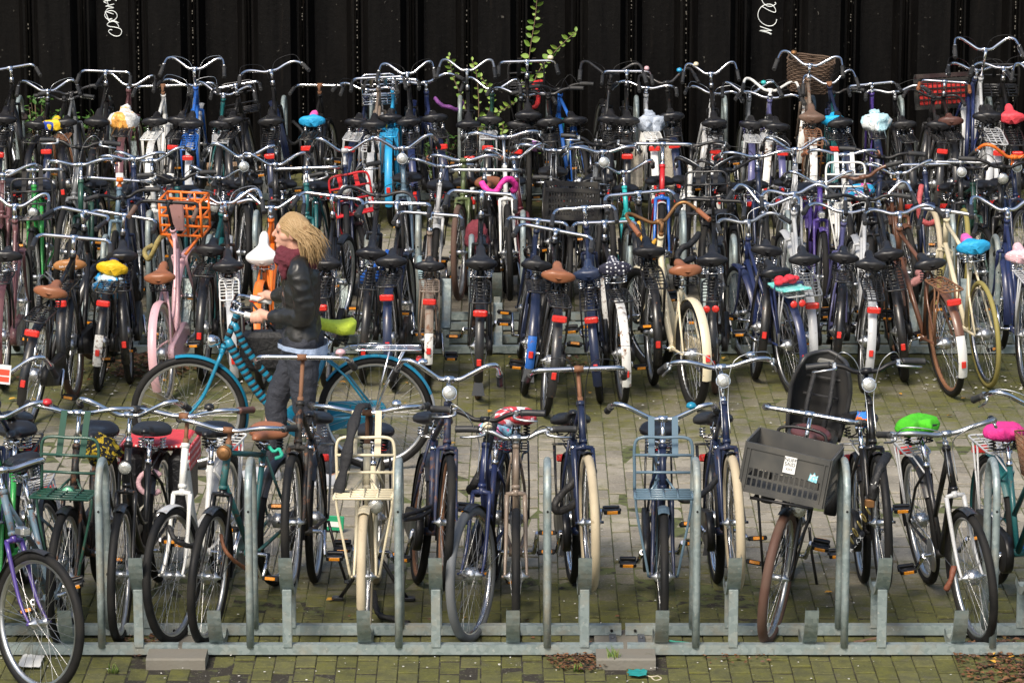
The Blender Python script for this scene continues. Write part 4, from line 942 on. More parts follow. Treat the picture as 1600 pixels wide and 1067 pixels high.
bike('C', 636, "pale blue bicycle with cream round headlight and crossed chrome bars", fr='dia', col='bluegrey', bar='north', bz=1.08, lamp='bar', hi=1, L=-2, mud='navy')
bike('C', 716, "olive green bicycle with brown front tyre between the middle posts", fr='dia', col='olive', bar='sweep', bz=1.03, mud='olive', tyre='brown', hi=1, L=0, grip='brown', stemc='olive')
bike('C', 752, "black bicycle with maroon bag and pale straight bar", fr='step', col='black', bar='straight', barc='alu', bz=1.06, hi=0, L=0, sad='brown', key='C13')
bike('C', 797, "white forked bicycle with tall stem and pink looped lock", fr='step', col='white', bar='sweep', bz=1.20, hi=1, L=0, mud=None, levers=True, cables=True, stemc='alu', key='C14')
def polka_x(i):
    crate(i, (1.10, 0, .80), (.40, .30, .24), surf("crate_black", (.012, .012, .014), .4, wear=0), Matrix(), name="front_crate", nx=16, rows=4, z0=.06, z1=.85)
bike('C', 886, "black bicycle with perforated black front crate", fr='dia', col='black', bar='flat', barc='black', bz=1.03, hi=0, L=3, extra=polka_x, dy=.1, levers=True)
bike('C', 862, "black bicycle with low curved chrome bar behind the perforated crate", fr='oma', col='black', bar='sweep', bz=1.02, hi=1, L=0, dy=.35)
bike('C', 953, "black bicycle with round headlight on its stem beside the red bicycle", fr='dia', col='black', bar='sweep', bz=1.06, hi=1, lamp='bar', L=0, sad='black')
bike('C', 1032, "red bicycle with blue and white stripes on its fork", fr='dia', col='red', fork='royal', bar='straight', bz=1.14, hi=1, L=0, mud='white', key='C18', rack='black', stemc='chrome')
bike('C', 1108, "black bicycle with black front carrier and black curved bar", fr='dia', col='black', fcar='iron', bar='north', barc='black', bz=1.06, hi=0, L=1, levers=True, dy=.1)
bike('C', 1196, "dark blue bicycle with rim brakes and curved chrome bar beside the purple one", fr='step', col='navy', bar='sweep', bz=1.08, hi=1, L=-2, levers=True, cables=True, mud=None, rim='alu', rack='silver')
bike('C', 1283, "purple bicycle with silver badge and chrome bar", fr='step', col='purple', bar='north', bz=1.02, hi=0, L=-1, mud='purple', lamp='box')
bike('C', 1322, "white transport bicycle with tall white front carrier", fr='oma', col='white', fcar='white', bar='sweep', bz=1.12, mud='white', hi=1, L=1, grip='brown')
bike('C', 1392, "black bicycle leaning with fat black tyre beside the copper bicycle", fr='dia', col='black', bar='flat', barc='bronze', bz=1.08, hi=0, L=-8, st=-14, fat=1.35, mud='black', dy=-.05,
     cover=cov("bright blue and pink saddle cover behind the copper bicycle", cloth("cover_bluepink", (.03, .40, .72), .6, (.85, .10, .40), 'swirl', 9)))
bike('C', 1422, "copper brown bicycle with a pink cloth lock", fr='oma', col='bronze', bar='north', bz=1.06, hi=0, L=-2, lamp='bar', st=3, mud='bronze', key='C24', dy=.15)
bike('C', 1460, "black bicycle with cream front tyre and red looped lock", fr='dia', col='navy', bar='straight', bz=1.05, hi=1, ftyre='cream', mud=None, L=0, key='C25')
bike('C', 1503, "black bicycle with yellow-walled front tyre", fr='dia', col='iron', bar='straight', barc='alu', bz=1.06, hi=1, ftyre='yellow', mud=None, L=0, lamp='bar', fat=.9)
bike('C', 1556, "black bicycle with grey straight bar and headlight behind the pink and blue cover", fr='dia', col='black', bar='flat', barc='black', bz=1.10, hi=0, L=1, lamp='bar')
bike('C', 1598, "navy bicycle at the picture's edge with orange bar tape and round headlight", fr='dia', col='navy', bar='north', barc='orange', bz=1.06, hi=1, lamp='bar', L=-1)
bike('C', -2, "mauve bicycle at the picture's edge with low chrome bar", fr='oma', col='mauve', bar='north', bz=1.04, hi=0, L=2, mud='mauve')

# ---------------------------------------------------------------- rear rack (rear wheels towards the viewer)
bike('D', 6, "black bicycle at the picture's edge with straight bar by the wall", bar='straight', bz=1.10, fr='dia', hi=1)
bike('D', 86, "black bicycle with red rear light in the rear rack", bar='flat', barc='iron', bz=.98, fr='dia', L=-2, mud='navy', cover=cov("yellow and blue saddle cover in the rear row by the wall", cloth("cover_yb2", (.80, .55, .02), .6, (.02, .06, .35), 'swirl', 10)))
bike('D', 147, "black bicycle with white mudguard tail and straight chrome bar by the wall weeds", bar='straight', bz=1.10, fr='dia', tail='white', light=False, hi=1, L=0)
WB_ = cloth("bag_white", (.74, .74, .72), .35, (.85, .42, .10), 'swirl', 6)
bike('D', 194, "maroon brown bicycle with long white mudguard tail", bar='north', bz=1.02, fr='dia', col='mauve', mud='mauve', tail='white', L=0, light=False, cover=cov("white plastic bag with orange print tied over a saddle", WB_, 'bag'))
bike('D', 243, "white bicycle in the rear rack with black saddle and blue band", bar='straight', bz=1.06, fr='dia', col='white', mud='white', rack='white', L=0, light=False, stemc='rust', case='white')
bike('D', 302, "royal blue bicycle with blue carrier and high M-shaped bar", bar='north', bz=1.16, fr='dia', col='royal', mud='silver', rack='royal', L=-1, hi=1, levers=True, cables=True)
bike('D', 381, "black bicycle leaning with black front carrier by the cardboard", bar='straight', bz=1.06, fr='dia', L=-8, fcar='iron', light=False, hi=0)
bike('D', 435, "black bicycle leaning with looping brake cables in the rear row", bar='sweep', bz=1.10, fr='step', L=-6, levers=True, cables=True, mud='navy', hi=1)
bike('D', 492, "black bicycle with white tail and rusty stem in the rear row", bar='straight', bz=1.06, fr='dia', tail='white', L=-2, stemc='rust', cover=cov("blue saddle cover with pink nose in the rear row by the grey post", PB))
bike('D', 583, "old grey bicycle with chrome front carrier above its bar", bar='straight', bz=1.08, fr='dia', col='taupe', rack='silver', fcar='chrome', mud='silver', L=-3, light=False, hi=1, dy=-.1, yr=-4)
bike('D', 611, "bright sky blue bicycle with blue carrier and mudguard", bar='straight', bz=1.08, fr='dia', col='sky', mud='sky', rack='sky', L=0, light=False, hi=0, case='sky')
bike('D', 695, "blue grey bicycle with angled tubes beside the purple hose lock", bar='sweep', bz=1.06, fr='step', col='blue', mud='navy', L=-3, hi=0)
bike('D', 738, "black bicycle with tall bronze M-shaped bar by the climbing plant", bar='north', barc='alu', bz=1.16, fr='dia', tail='white', L=-1, hi=1)
bike('D', 762, "dark green bicycle with M-shaped chrome bar and white tail by the climbing plant", bar='north', bz=1.02, fr='step', col='dkgreen', tail='white', rack='silver', levers=True, cables=True, hi=0)
bike('D', 826, "black transport bicycle with white bell and black front carrier by the climbing plant", bar='straight', bz=1.12, fr='dia', fcar='iron', bell='-cream', hi=1, light=False, dy=.1, mud=None)
bike('D', 872, "black bicycle with purple bag strap on the carrier and flat bar", bar='flat', barc='iron', bz=1.0, fr='dia', L=-2, mud='iron', hi=0, light=False, dy=-.1)
bike('D', 905, "blue and aqua bicycle with exposed frame tubes and short black bar", bar='flat', barc='black', bz=1.02, fr='dia', col='royal', fork='aqua', mud=None, rack=None, light=False, L=-1, yr=8, case='open', hi=0)
bike('D', 978, "black bicycle with pink bell and trinkets hanging from its bar", bar='straight', bz=1.10, fr='dia', hi=1, bell='-pink', L=0)
GB = cloth("bag_grey", (.42, .47, .55), .4)
bike('D', 1020, "white bicycle with pale canvas panniers in the rear row", bar='sweep', bz=1.04, fr='step', col='silver', mud='white', rack='white', L=-1, hi=0, key='D19', cover=cov("grey blue plastic bag tied over a saddle above canvas panniers", GB, 'bag'))
bike('D', 1066, "black bicycle leaning beside the canvas panniers with curved dark bar", bar='north', barc='iron', bz=1.04, fr='dia', L=-5, hi=0, mud='navy', bell='-sky')
bike('D', 1126, "black bicycle with white headlamp and M-shaped chrome bar by the wall", bar='north', bz=1.10, fr='dia', tail='white', L=-4, hi=1, bell='cream')
bike('D', 1166, "grey bicycle with purple mudguard and silver carrier in the rear row", bar='north', bz=1.04, fr='step', col='grey', mud='violet', rack='silver', L=2, bell='-aqua', hi=0, light=False)
bike('D', 1212, "silver grey bicycle with orange rear light beside the brown saddle", bar='sweep', bz=1.0, fr='step', col='violet', mud='violet', L=2, hi=0, levers=True, cables=True, dy=-.15)
def wicker_x(i):
    root = ob("wicker_basket", None, None, i['root'], i['S'] @ Matrix.Translation((1.06, 0, .80)))
    mb = MB(); m_ = surf("wicker", (.085, .05, .03), .8, wear=.4, wearcol=(.07, .04, .025), wscale=60)
    for q in range(16):
        z = .25 * q / 15; k_ = .85 + .15 * q / 15
        pts = [(.13 * k_ * math.copysign(abs(math.cos(a)) ** .5, math.cos(a)) + .006 * math.cos(a * 14 + q * math.pi), .19 * k_ * math.copysign(abs(math.sin(a)) ** .5, math.sin(a)) + .006 * math.sin(a * 14 + q * math.pi), z) for a in [2 * math.pi * t / 44 for t in range(44)]]
        mb.tube(pts, .0085, 5, closed=True)
    mb.box((0, 0, .006), (.2, .3, .012)); ob("weave", mb, m_, root)
bike('D', 1262, "old rusty bicycle with taupe saddle and wicker front basket", bar='north', bz=1.10, fr='dia', col='taupe_old', mud='white_old', rack='rust', sad='taupe', hi=1, L=-1, extra=wicker_x, bell='brass', light=False)
bike('D', 1300, "teal green bicycle with orange rear light under a blue saddle", bar='flat', barc='iron', bz=1.0, fr='dia', col='teal', mud='teal', L=0, hi=0, cover=cov("bright blue saddle cover with pink knob beside the wicker basket", cloth("cover_azure", (.01, .40, .75), .6)))
BB2 = cloth("bag_paleblue", (.45, .70, .78), .35, (.80, .85, .85), 'swirl', 8)
bike('D', 1372, "dark purple bicycle with white mudguard tail in the rear row", bar='straight', bz=1.06, fr='step', col='purple', mud='navy', tail='white', L=-1, hi=0, light=False, cover=cov("pale blue and white plastic bag tied over a saddle", BB2, 'bag'))
bike('D', 1424, "black bicycle with slanting black carrier beside the red and black crate", bar='sweep', barc='alu', bz=1.04, fr='dia', L=-4, hi=0, light=False, levers=True)
def redcrate_x(i):
    c = crate(i, (1.12, 0, .82), (.46, .32, .26), surf("crate_dark", (.014, .014, .015), .4, wear=0), Matrix.Rotation(R(-7), 4, 'X'), name="front_crate", nx=10, rows=4, z0=.06, z1=.86)
    ob("red_lining", MB().box((0, 0, .12), (.30, .44, .19), bev=.02), cloth("red_lining", (.55, .03, .025), .7), c)
bike('D', 1486, "black bicycle with brown saddle carrying a red and black front crate", bar='straight', bz=1.10, fr='dia', sad='dark', grip='brown', L=-2, hi=0, extra=redcrate_x, light=False, mud='black')
bike('D', 1540, "silver white bicycle with tall M-shaped bar and looped silver cables", bar='north', bz=1.24, fr='step', col='silver', mud='silver', rack='silver', L=1, yr=2, hi=1, levers=True, cables=True)
bike('D', 1580, "black bicycle at the picture's edge by the wall with dark carrier", bar='sweep', bz=1.08, fr='dia', fcar='iron', L=-1, hi=1, cover=cov("coral red saddle cover in the rear row", cloth("cover_coral", (.72, .06, .08), .6)))
bike('D', 1618, "black bicycle cut off by the picture's edge in the rear row", bar='north', bz=1.10, fr='dia', hi=1)

# ---------------------------------------------------------------- more bicycles squeezed between the others
bike('C', 98, "grey bicycle squeezed behind the tan saddle with black flat bar", fr='step', col='grey', bar='flat', barc='black', bz=1.12, hi=1, L=3, mud='iron', cables=True, levers=True)
bike('C', 250, "white forked bicycle hidden behind the orange front crate", fr='dia', col='white', bar='north', bz=1.10, hi=0, L=-3, mud='white', dy=.2)
bike('C', 325, "black bicycle with drooping curved bar between pink bicycle and white wire carrier", fr='oma', col='black', bar='north', bz=1.02, hi=0, L=4, dy=.3, lamp='crown')
bike('C', 482, "teal bicycle with chrome bar hidden by the woman's blond hair", fr='dia', col='teal', bar='straight', bz=1.10, hi=0, L=-2)
bike('C', 668, "silver bicycle leaning between the olive and pale blue bicycles", fr='step', col='silver', bar='sweep', bz=1.12, hi=0, L=6, dy=.2, mud='silver', levers=True, cables=True)
bike('C', 836, "maroon bicycle with high curved bar left of the perforated crate", fr='oma', col='maroon', bar='north', bz=1.14, hi=0, L=-5, dy=.25, mud='maroon')
bike('C', 918, "grey bicycle with black riser bar behind the polka dot cover", fr='step', col='grey', bar='flat', barc='black', bz=1.14, hi=1, L=4, dy=.1, cables=True, levers=True, mud=None)
bike('C', 992, "aqua bicycle with chrome bar next to the red bicycle", fr='step', col='aqua', bar='north', bz=1.10, hi=0, L=-4, dy=.25, mud='black')
bike('C', 1070, "white bicycle with dark bar half hidden by the black front carrier", fr='dia', col='white', bar='sweep', barc='iron', bz=1.14, hi=1, L=3, dy=.2, mud=None)
bike('C', 1152, "black bicycle with curved black bar above the double red lights", fr='oma', col='black', bar='north', barc='iron', bz=1.10, hi=0, L=-4, dy=.1, cables=True, levers=True)
bike('C', 1240, "silver bicycle with chrome bar beside the purple bicycle's badge", fr='step', col='silver', bar='north', bz=1.12, hi=1, L=3, dy=.15, mud='silver', cables=True)
bike('C', 1355, "navy bicycle with long black bar behind the white carrier", fr='dia', col='navy', bar='flat', barc='black', bz=1.12, hi=0, L=5, dy=.3)
bike('C', 1532, "green bicycle with black bar behind the cream racing bicycle", fr='dia', col='dkgreen', bar='sweep', barc='iron', bz=1.10, hi=0, L=-5, dy=.2, cables=True)
bike('D', 44, "black bicycle with chrome curved bar between the two leftmost rear posts", bar='north', bz=1.06, fr='step', L=5, hi=0, levers=True, cables=True, light=False)
bike('D', 114, "grey bicycle with rusty carrier half hidden behind the yellow saddle cover", bar='flat', barc='iron', bz=1.02, fr='dia', col='grey', rack='rust', L=-6, hi=0, light=False)
bike('D', 268, "black bicycle with white tail squeezed beside the royal blue bicycle", bar='sweep', bz=1.06, fr='dia', L=5, hi=0, tail='white', cables=True, dy=.1)
bike('D', 332, "teal bicycle leaning by the cardboard with silver curved bar", bar='north', bz=1.02, fr='step', col='teal', L=6, hi=0, light=False, rack='silver', cables=True)
bike('D', 540, "navy bicycle with silver carrier leaning towards the dusky pink lock", bar='sweep', bz=1.04, fr='step', col='navy', L=5, hi=0, rack='silver', mud='navy', dy=.05)
bike('D', 656, "black bicycle with blue mudguard leaning against the rear post", bar='north', bz=1.08, fr='dia', L=-7, hi=1, mud='blue', light=False, cables=True, levers=True)
bike('D', 792, "black bicycle with white mudguard left of the red hose lock", bar='sweep', bz=1.02, fr='dia', L=5, hi=0, tail='white', cables=True)
bike('D', 938, "black bicycle with drooping dark bar right of the blue and aqua bicycle", bar='north', barc='iron', bz=1.06, fr='oma', L=6, hi=1, light=False, cables=True)
bike('D', 1096, "silver bicycle leaning beside the white headlamp bicycle", bar='sweep', bz=1.04, fr='step', col='silver', L=7, hi=0, mud='silver', rack='silver', cables=True, levers=True)
bike('D', 1188, "white old bicycle with curved white bar in front of the wicker basket", bar='north', barc='white', bz=1.04, fr='step', col='white', mud='white_old', L=6, hi=0, light=False, rack='silver', cables=True, levers=True, rim='rust')
bike('D', 1334, "navy bicycle with curved chrome bar between the two blue covered saddles", bar='north', bz=1.0, fr='dia', col='navy', L=-7, hi=1, light=False, stemc='rust', mud='navy', cables=True)
bike('D', 1452, "dark grey bicycle leaning under the red and black crate", bar='sweep', barc='iron', bz=1.0, fr='dia', col='iron', L=7, hi=0, cables=True, mud='iron')
bike('D', 1514, "blue and silver bicycle leaning by the coral red saddle cover", bar='sweep', bz=1.06, fr='step', col='blue', L=8, hi=1, mud='silver', cables=True, levers=True, light=False)
bike('B', 204, "dark blue bicycle behind the blue plastic bag with black flat bar", fr='step', col='navy', bar='flat', barc='black', bz=1.06, L=-5, dy=.25, light=False, cables=True, hi=1)
bike('B', 318, "teal bicycle squeezed beside the pink bicycle with amber pedals", fr='dia', col='teal', bar='sweep', bz=1.04, L=4, dy=.25, light=False, hi=0)
bike('B', 566, "black bicycle with dark bar between the woman and the blue woven lock", fr='step', col='iron', bar='sweep', barc='iron', bz=1.06, L=5, dy=.3, light=False, hi=1, cables=True)
bike('B', 1018, "black bicycle with small carrier half hidden by the cream swan-necked bicycle", fr='dia', col='black', bar='straight', bz=1.04, L=-4, dy=.2, light=False, hi=1)
bike('B', 1178, "black bicycle leaning beside the dark blue step-through bicycle", fr='oma', col='black', bar='north', bz=1.06, L=6, dy=.3, light=False, hi=0, cables=True, levers=True)
bike('B', 1300, "dark violet bicycle between the two silver bicycles", fr='step', col='violet', bar='sweep', bz=1.06, L=4, dy=.25, light=False, hi=0, cables=True)
bike('B', 1412, "black bicycle with fat tyre leaning beside the bronze bicycle", fr='dia', col='black', bar='north', bz=1.04, L=-6, dy=.3, light=False, hi=1, fat=1.3)

# ---------------------------------------------------------------- woman pushing a blue bicycle along the aisle
WBX, WBY = -.818, 21.45
LIME = cloth("cover_limeyellow", (.55, .68, .05), .6)
def tape_x(i):
    mb = MB(); p1 = cr([on_axis(.80), (.80, 0, .64), (.70, 0, .475), (.59, 0, .36), BB], 5); p2 = cr([on_axis(.90), (.76, 0, .73), (.63, 0, .56), (.50, 0, .455), seat_pt(.43)], 5)
    ob("frame_sleeve", MB().tube(p1, .027, 10), paint('cyan'), i['root']); ob("frame_sleeve", MB().tube(p2, .022, 10), paint('cyan'), i['root'])
    for p, r in ((p1, .0285), (p2, .0235)):
        for k in range(1, len(p) - 5):
            a, b = p[k], p[k + 1]
            for t0 in (.2,): q = MB().tube([a.lerp(b, t0), a.lerp(b, t0 + .5)], r, 9); ob("tape", q, SLV, i['root'])
    for k in range(4): a = on_axis(.775 + .045 * k); ob("tape", MB().tube([a, on_axis(.797 + .045 * k)], .0212, 9), SLV, i['root'])
    bg_ = ob("side_bag", MB().box((.66, -.15, .70), (.30, .14, .24), bev=.04), cloth("bag_black", (.012, .012, .013), .6), i['root'])
    for x in (.60, .74): ob("bag_strap", MB().tube([(x, -.15, .81), (.74, -.10, 1.0)], .008, 5), SLV, bg_)
wb = bike('A', 0, "bright blue bicycle with black taped stripes pushed by the walking woman", fr='oma', col='cyan', fork='cyan', mud='cyan', tail='silver', bar='straight', bz=1.02, rack='chrome', grip='white', light=True, case='cyan', M0=Matrix.Translation((WBX, WBY, 0)) @ Matrix.Rotation(math.pi, 4, 'Z'), st=0, extra=tape_x, group=None, stand=None, lamp='crown', key='W',
     cover=cov("lime yellow saddle cover behind the walking woman", LIME))
SKIN = surf("skin", (.60, .33, .24), .5, wear=0, dust=0, spec=.4)
def jeans_m():
    return cloth("jeans_dark", (.026, .029, .040), .8)
LEATH = surf("leather_jacket", (.012, .0125, .013), .36, wear=.1, wearcol=(.03, .03, .03), bump=.3, bscale=60, dust=.08)
SCARF = cloth("scarf_burgundy", (.11, .018, .03), .95); HAIR = surf("blond_hair", (.38, .255, .125), .45, wear=.5, wearcol=(.24, .14, .06), wscale=14, dust=0)
PX, PY = -1.24, 21.12
PM = Matrix.Translation((PX, PY, 0)) @ Matrix.Rotation(math.pi, 4, 'Z') @ Matrix.Scale(.968, 4)
def ell(mb, c, r, n=12):
    mb.grid(lambda u, v: (c[0] + r[0] * math.sin(math.pi * (.02 + .96 * v)) * math.cos(2 * math.pi * u), c[1] + r[1] * math.sin(math.pi * (.02 + .96 * v)) * math.sin(2 * math.pi * u), c[2] + r[2] * math.cos(math.pi * (.02 + .96 * v))), n, n, closeu=True)
    o = len(mb.v) - n * n; mb.f.append([o + i * n for i in range(n)]); mb.sm.append(True); mb.f.append([o + i * n + n - 1 for i in range(n)][::-1]); mb.sm.append(True)
def limb(mb, pts, rs, k=4):
    q = cr(pts, k); m_ = len(q); rr = []
    for i in range(m_):
        t = i / (m_ - 1) * (len(rs) - 1); a = min(int(t), len(rs) - 2); rr.append(rs[a] + (rs[a + 1] - rs[a]) * (t - a))
    mb.tube(q, rr, 12); ell(mb, q[0], (rr[0],) * 3, 10); ell(mb, q[-1], (rr[-1],) * 3, 10)
def remesh(mb, name, vox, smooth=4, fold=0.0, fscale=9.0):
    me = mb.mesh(name); o = bpy.data.objects.new("tmp", me); sc.collection.objects.link(o)
    md = o.modifiers.new("r", 'REMESH'); md.mode = 'VOXEL'; md.voxel_size = vox; md.use_smooth_shade = True
    sm_ = o.modifiers.new("s", 'SMOOTH'); sm_.iterations = smooth; sm_.factor = .5
    dg = bpy.context.evaluated_depsgraph_get(); res = bpy.data.meshes.new_from_object(o.evaluated_get(dg)); bpy.data.objects.remove(o)
    if fold:
        for v in res.vertices:
            p = v.co; n_ = abs(noise.noise(Vector((p.x * fscale, p.y * fscale, p.z * fscale * 1.9)))) + .5 * abs(noise.noise(p * fscale * 2.3)); v.co = p + v.normal * (.35 - n_) * fold
    res.polygons.foreach_set("use_smooth", [True] * len(res.polygons))
    res.materials.clear(); res.materials.append(None); res.name = name
    return res
shL, elL, wrL = (0, .165, 1.335), (-.035, .175, 1.085), (.175, .0, 1.04)
shR, elR, wrR = (0, -.165, 1.335), (.06, -.36, 1.14), (.185, -.53, 1.055)
GX, GZ = .262, 1.022                                            # grip centre in her own axes
body = MB()
ell(body, (.045, 0, 1.578), (.092, .074, .094), 16); ell(body, (.078, 0, 1.525), (.066, .056, .068), 14); ell(body, (.118, 0, 1.482), (.028, .030, .024)); ell(body, (.118, 0, 1.592), (.024, .055, .03))
limb(body, [(.138, 0, 1.580), (.155, 0, 1.556), (.158, 0, 1.545)], [.009, .011, .012]); ell(body, (.137, 0, 1.508), (.014, .024, .011))
for s_ in (-1, 1): ell(body, (.04, s_ * .074, 1.555), (.020, .010, .032)); ell(body, (.085, s_ * .045, 1.545), (.035, .025, .03))
limb(body, [(.0, 0, 1.36), (.02, 0, 1.43), (.045, 0, 1.50)], [.06, .052, .055])
limb(body, [(-.01, 0, .90), (-.005, 0, 1.05), (0, 0, 1.20), (-.005, 0, 1.33)], [.115, .105, .115, .10])
for sh, el, wr, gyy, s_ in ((shL, elL, wrL, -.05, 1), (shR, elR, wrR, -.61, -1)):
    limb(body, [sh, el, wr], [.045, .036, .026], 6)
    gc = Vector((GX, gyy, GZ)); w3 = Vector(wr)
    limb(body, [w3, w3.lerp(gc, .5) + Vector((0, 0, .015)), gc + Vector((-.015, 0, .030))], [.026, .030, .030])
    ell(body, gc + Vector((0, s_ * .006, .030)), (.044, .026, .016))
    for q, (dx, ln) in enumerate(((.036, .95), (.014, 1.05), (-.008, 1.0), (-.028, .85))):
        f0 = gc + Vector((dx, s_ * .016, .032))
        limb(body, [f0, gc + Vector((dx + .004, s_ * .033, .012)), gc + Vector((dx + .004, s_ * .030, -.014 * ln)), gc + Vector((dx, s_ * .010, -.027 * ln))], [.0100, .0094, .0088, .0080], 3)
    limb(body, [gc + Vector((-.02, -s_ * .018, .026)), gc + Vector((.012, -s_ * .030, .010)), gc + Vector((.040, -s_ * .026, -.004))], [.0115, .0105, .0090], 3)
for s_, kn, an in ((1, (-.02, .09, .475), (-.185, .09, .095)), (-1, (.16, -.09, .50), (.215, -.09, .095))):
    limb(body, [(0, s_ * .085, .90), kn, an], [.082, .055, .035], 6)
wo = thing("person", "blond woman in black leather jacket and burgundy scarf", "person", PM)
ob("body", remesh(body, "body", .0065, 3), SKIN, wo)
ey = surf("eye_dark", (.03, .022, .018), .2, wear=0, dust=0)
for s_ in (-1, 1):
    ob("eye", MB().disc((.1285, s_ * .031, 1.571), (1, s_ * .35, 0), [(.010, 0), (.0085, .004), (.002, .006)], 10), ey, wo)
    ob("eyebrow", MB().tube(cr([(.133, s_ * .018, 1.592), (.131, s_ * .034, 1.597), (.118, s_ * .052, 1.592)], 3), [.003] * 6 + [.0015], 5), HAIR, wo)
ob("mouth", MB().tube(cr([(.137, -.02, 1.507), (.1505, 0, 1.509), (.137, .02, 1.507)], 3), [.002, .003, .0045, .0045, .0045, .003, .002], 5), surf("lip", (.42, .13, .11), .4, wear=0, dust=0), wo)
jk = MB()
limb(jk, [(-.012, 0, .925), (-.012, 0, 1.02), (-.004, 0, 1.16), (-.01, 0, 1.30), (-.01, 0, 1.36)], [.142, .128, .138, .135, .09])
for s_ in (-1, 1): limb(jk, [(-.012, s_ * .05, .925), (-.012, s_ * .03, 1.05), (0, s_ * .05, 1.2), (-.005, s_ * .07, 1.33)], [.128, .115, .125, .09])
for sh, el, wr in ((shL, elL, wrL), (shR, elR, wrR)):
    limb(jk, [(-.005, sh[1] * .5, 1.37), sh, el, Vector(el).lerp(Vector(wr), .5), Vector(wr) + (Vector(el) - Vector(wr)).normalized() * .02], [.075, .074, .062, .055, .046], 6)
limb(jk, [(.01, 0, 1.36), (.018, 0, 1.415)], [.088, .075])
# flatten front to back
jk.v = [((v[0] * .86 if abs(v[1]) < .17 and v[0] < .15 else v[0]), v[1], v[2]) for v in jk.v]
ob("jacket", remesh(jk, "jacket", .009, 3, .011, 8.0), LEATH, wo)
sh_ = MB(); sh_.grid(lambda u, v: ((.150 + .004 * math.sin(u * 60)) * math.cos(2 * math.pi * u) - .012, (.196 + .004 * math.sin(u * 60)) * math.sin(2 * math.pi * u), .885 - (.03 + .05 * max(0, -math.cos(2 * math.pi * u))) * v + .006 * math.sin(u * 14)), 48, 5, closeu=True)
ob("shirt_hem", sh_, cloth("shirt_blue", (.36, .45, .62), .9), wo)
jn = MB(); limb(jn, [(-.01, 0, .93), (-.012, 0, .84)], [.128, .125])
for s_, kn, an in ((1, (-.02, .09, .475), (-.182, .09, .125)), (-1, (.16, -.09, .50), (.213, -.09, .125))):
    limb(jn, [(-.008, s_ * .075, .90), Vector((-.005, s_ * .085, .88)).lerp(Vector(kn), .45) + Vector((-.006, 0, 0)), kn, Vector(kn).lerp(Vector(an), .4) + Vector((-.018, 0, 0)), an], [.108, .092, .068, .066, .050], 6)
ob("jeans", remesh(jn, "jeans", .009, 3, .012, 9.0), jeans_m(), wo)
sc_ = MB()
for q, (z, r, th, ph) in enumerate(((1.385, .098, .036, 0), (1.425, .088, .036, 1.0), (1.455, .078, .028, 2.2))):
    sc_.tube([(.025 + r * math.cos(a) * 1.02, r * math.sin(a) * .95, z + .014 * math.sin(a * 2 + ph) + .006 * math.cos(a)) for a in [2 * math.pi * t / 30 for t in range(30)]], th, 9, closed=True)
limb(sc_, [(.08, .05, 1.40), (.095, .06, 1.35), (.09, .065, 1.31)], [.032, .034, .026])
ob("scarf", remesh(sc_, "scarf", .007, 2, .016, 16.0), SCARF, wo)
hr = random.Random(8); hb_ = MB()
ell(hb_, (.036, 0, 1.588), (.098, .083, .096), 16)
hb_.v = [v for v in hb_.v]
for q in range(900):
    a = hr.uniform(-math.pi * .78, math.pi * .78); el_ = hr.uniform(.05, 1.45)          # scalp direction, 0 = back of the head
    d = Vector((-math.cos(a) * math.cos(el_), math.sin(a) * math.cos(el_), math.sin(el_)))
    p0 = Vector((.045, 0, 1.588)) + Vector((d.x * .096, d.y * .082, d.z * .096))
    side = 1 if p0.y >= 0 else -1
    ln = hr.uniform(0, 1)
    end = Vector((-.075 - .10 * ln * hr.random() + hr.uniform(-.03, .07), p0.y + side * hr.uniform(-.03, .05), 1.37 + .06 * ln + hr.uniform(-.035, .05)))
    m1 = Vector((min(p0.x, .06) - .025, max(-.10, min(.10, (p0.y + side * .02) * 1.12)), max(p0.z - .05, 1.52) + hr.uniform(0, .02)))
    m2 = m1.lerp(end, .5) + Vector((-.02 + hr.uniform(-.02, .02), side * hr.uniform(0, .025), hr.uniform(0, .025)))
    r0 = hr.uniform(.0022, .0052)
    hb_.tube(cr([p0, m1, m2, end], 4), [r0 * k_ for k_ in (1, 1, 1, 1, 1, .95, .9, .85, .8, .7, .6, .4, .15)], 4)
ob("hair", hb_, HAIR, wo)
shoe_m = surf("sneaker_grey", (.38, .40, .44), .8, wear=.15, dust=.2); sole_m = surf("sneaker_sole", (.72, .72, .70), .7, wear=.1, dust=.2)
for (ax2, ay2), toe in (((-.185, .09), 8), ((.215, -.09), -6)):
    Mx = Matrix.Translation((ax2, ay2, 0)) @ Matrix.Rotation(R(toe * .3), 4, 'Z')
    def up(u, v):
        x = -.075 + .255 * u; w_ = (.036 + .012 * math.sin(u * 2.6)) * math.sqrt(max(.02, 1 - (2 * u - 1) ** 8)); h = .024 + (.075 * (1 - u) ** 1.2 + .030) * math.sqrt(max(.02, 1 - (2 * u - 1) ** 10)); a = math.pi * v
        return (x, w_ * math.cos(a), .022 + (h - .022) * math.sin(a))
    f_ = ob("shoe", MB().grid(up, 14, 9), shoe_m, wo, Mx)
    so_ = MB()
    def ring(z, k_): return [(.0525 + .130 * k_ * math.cos(a), (.043 + .006 * math.cos(a)) * k_ * math.sin(a), z) for a in [2 * math.pi * t / 20 for t in range(20)]]
    so_.add(ring(.0, .97) + ring(.024, 1.0), [[i, (i + 1) % 20, 20 + (i + 1) % 20, 20 + i] for i in range(20)] + [list(range(20))[::-1], list(range(20, 40))], False)
    ob("sole", so_, sole_m, f_)

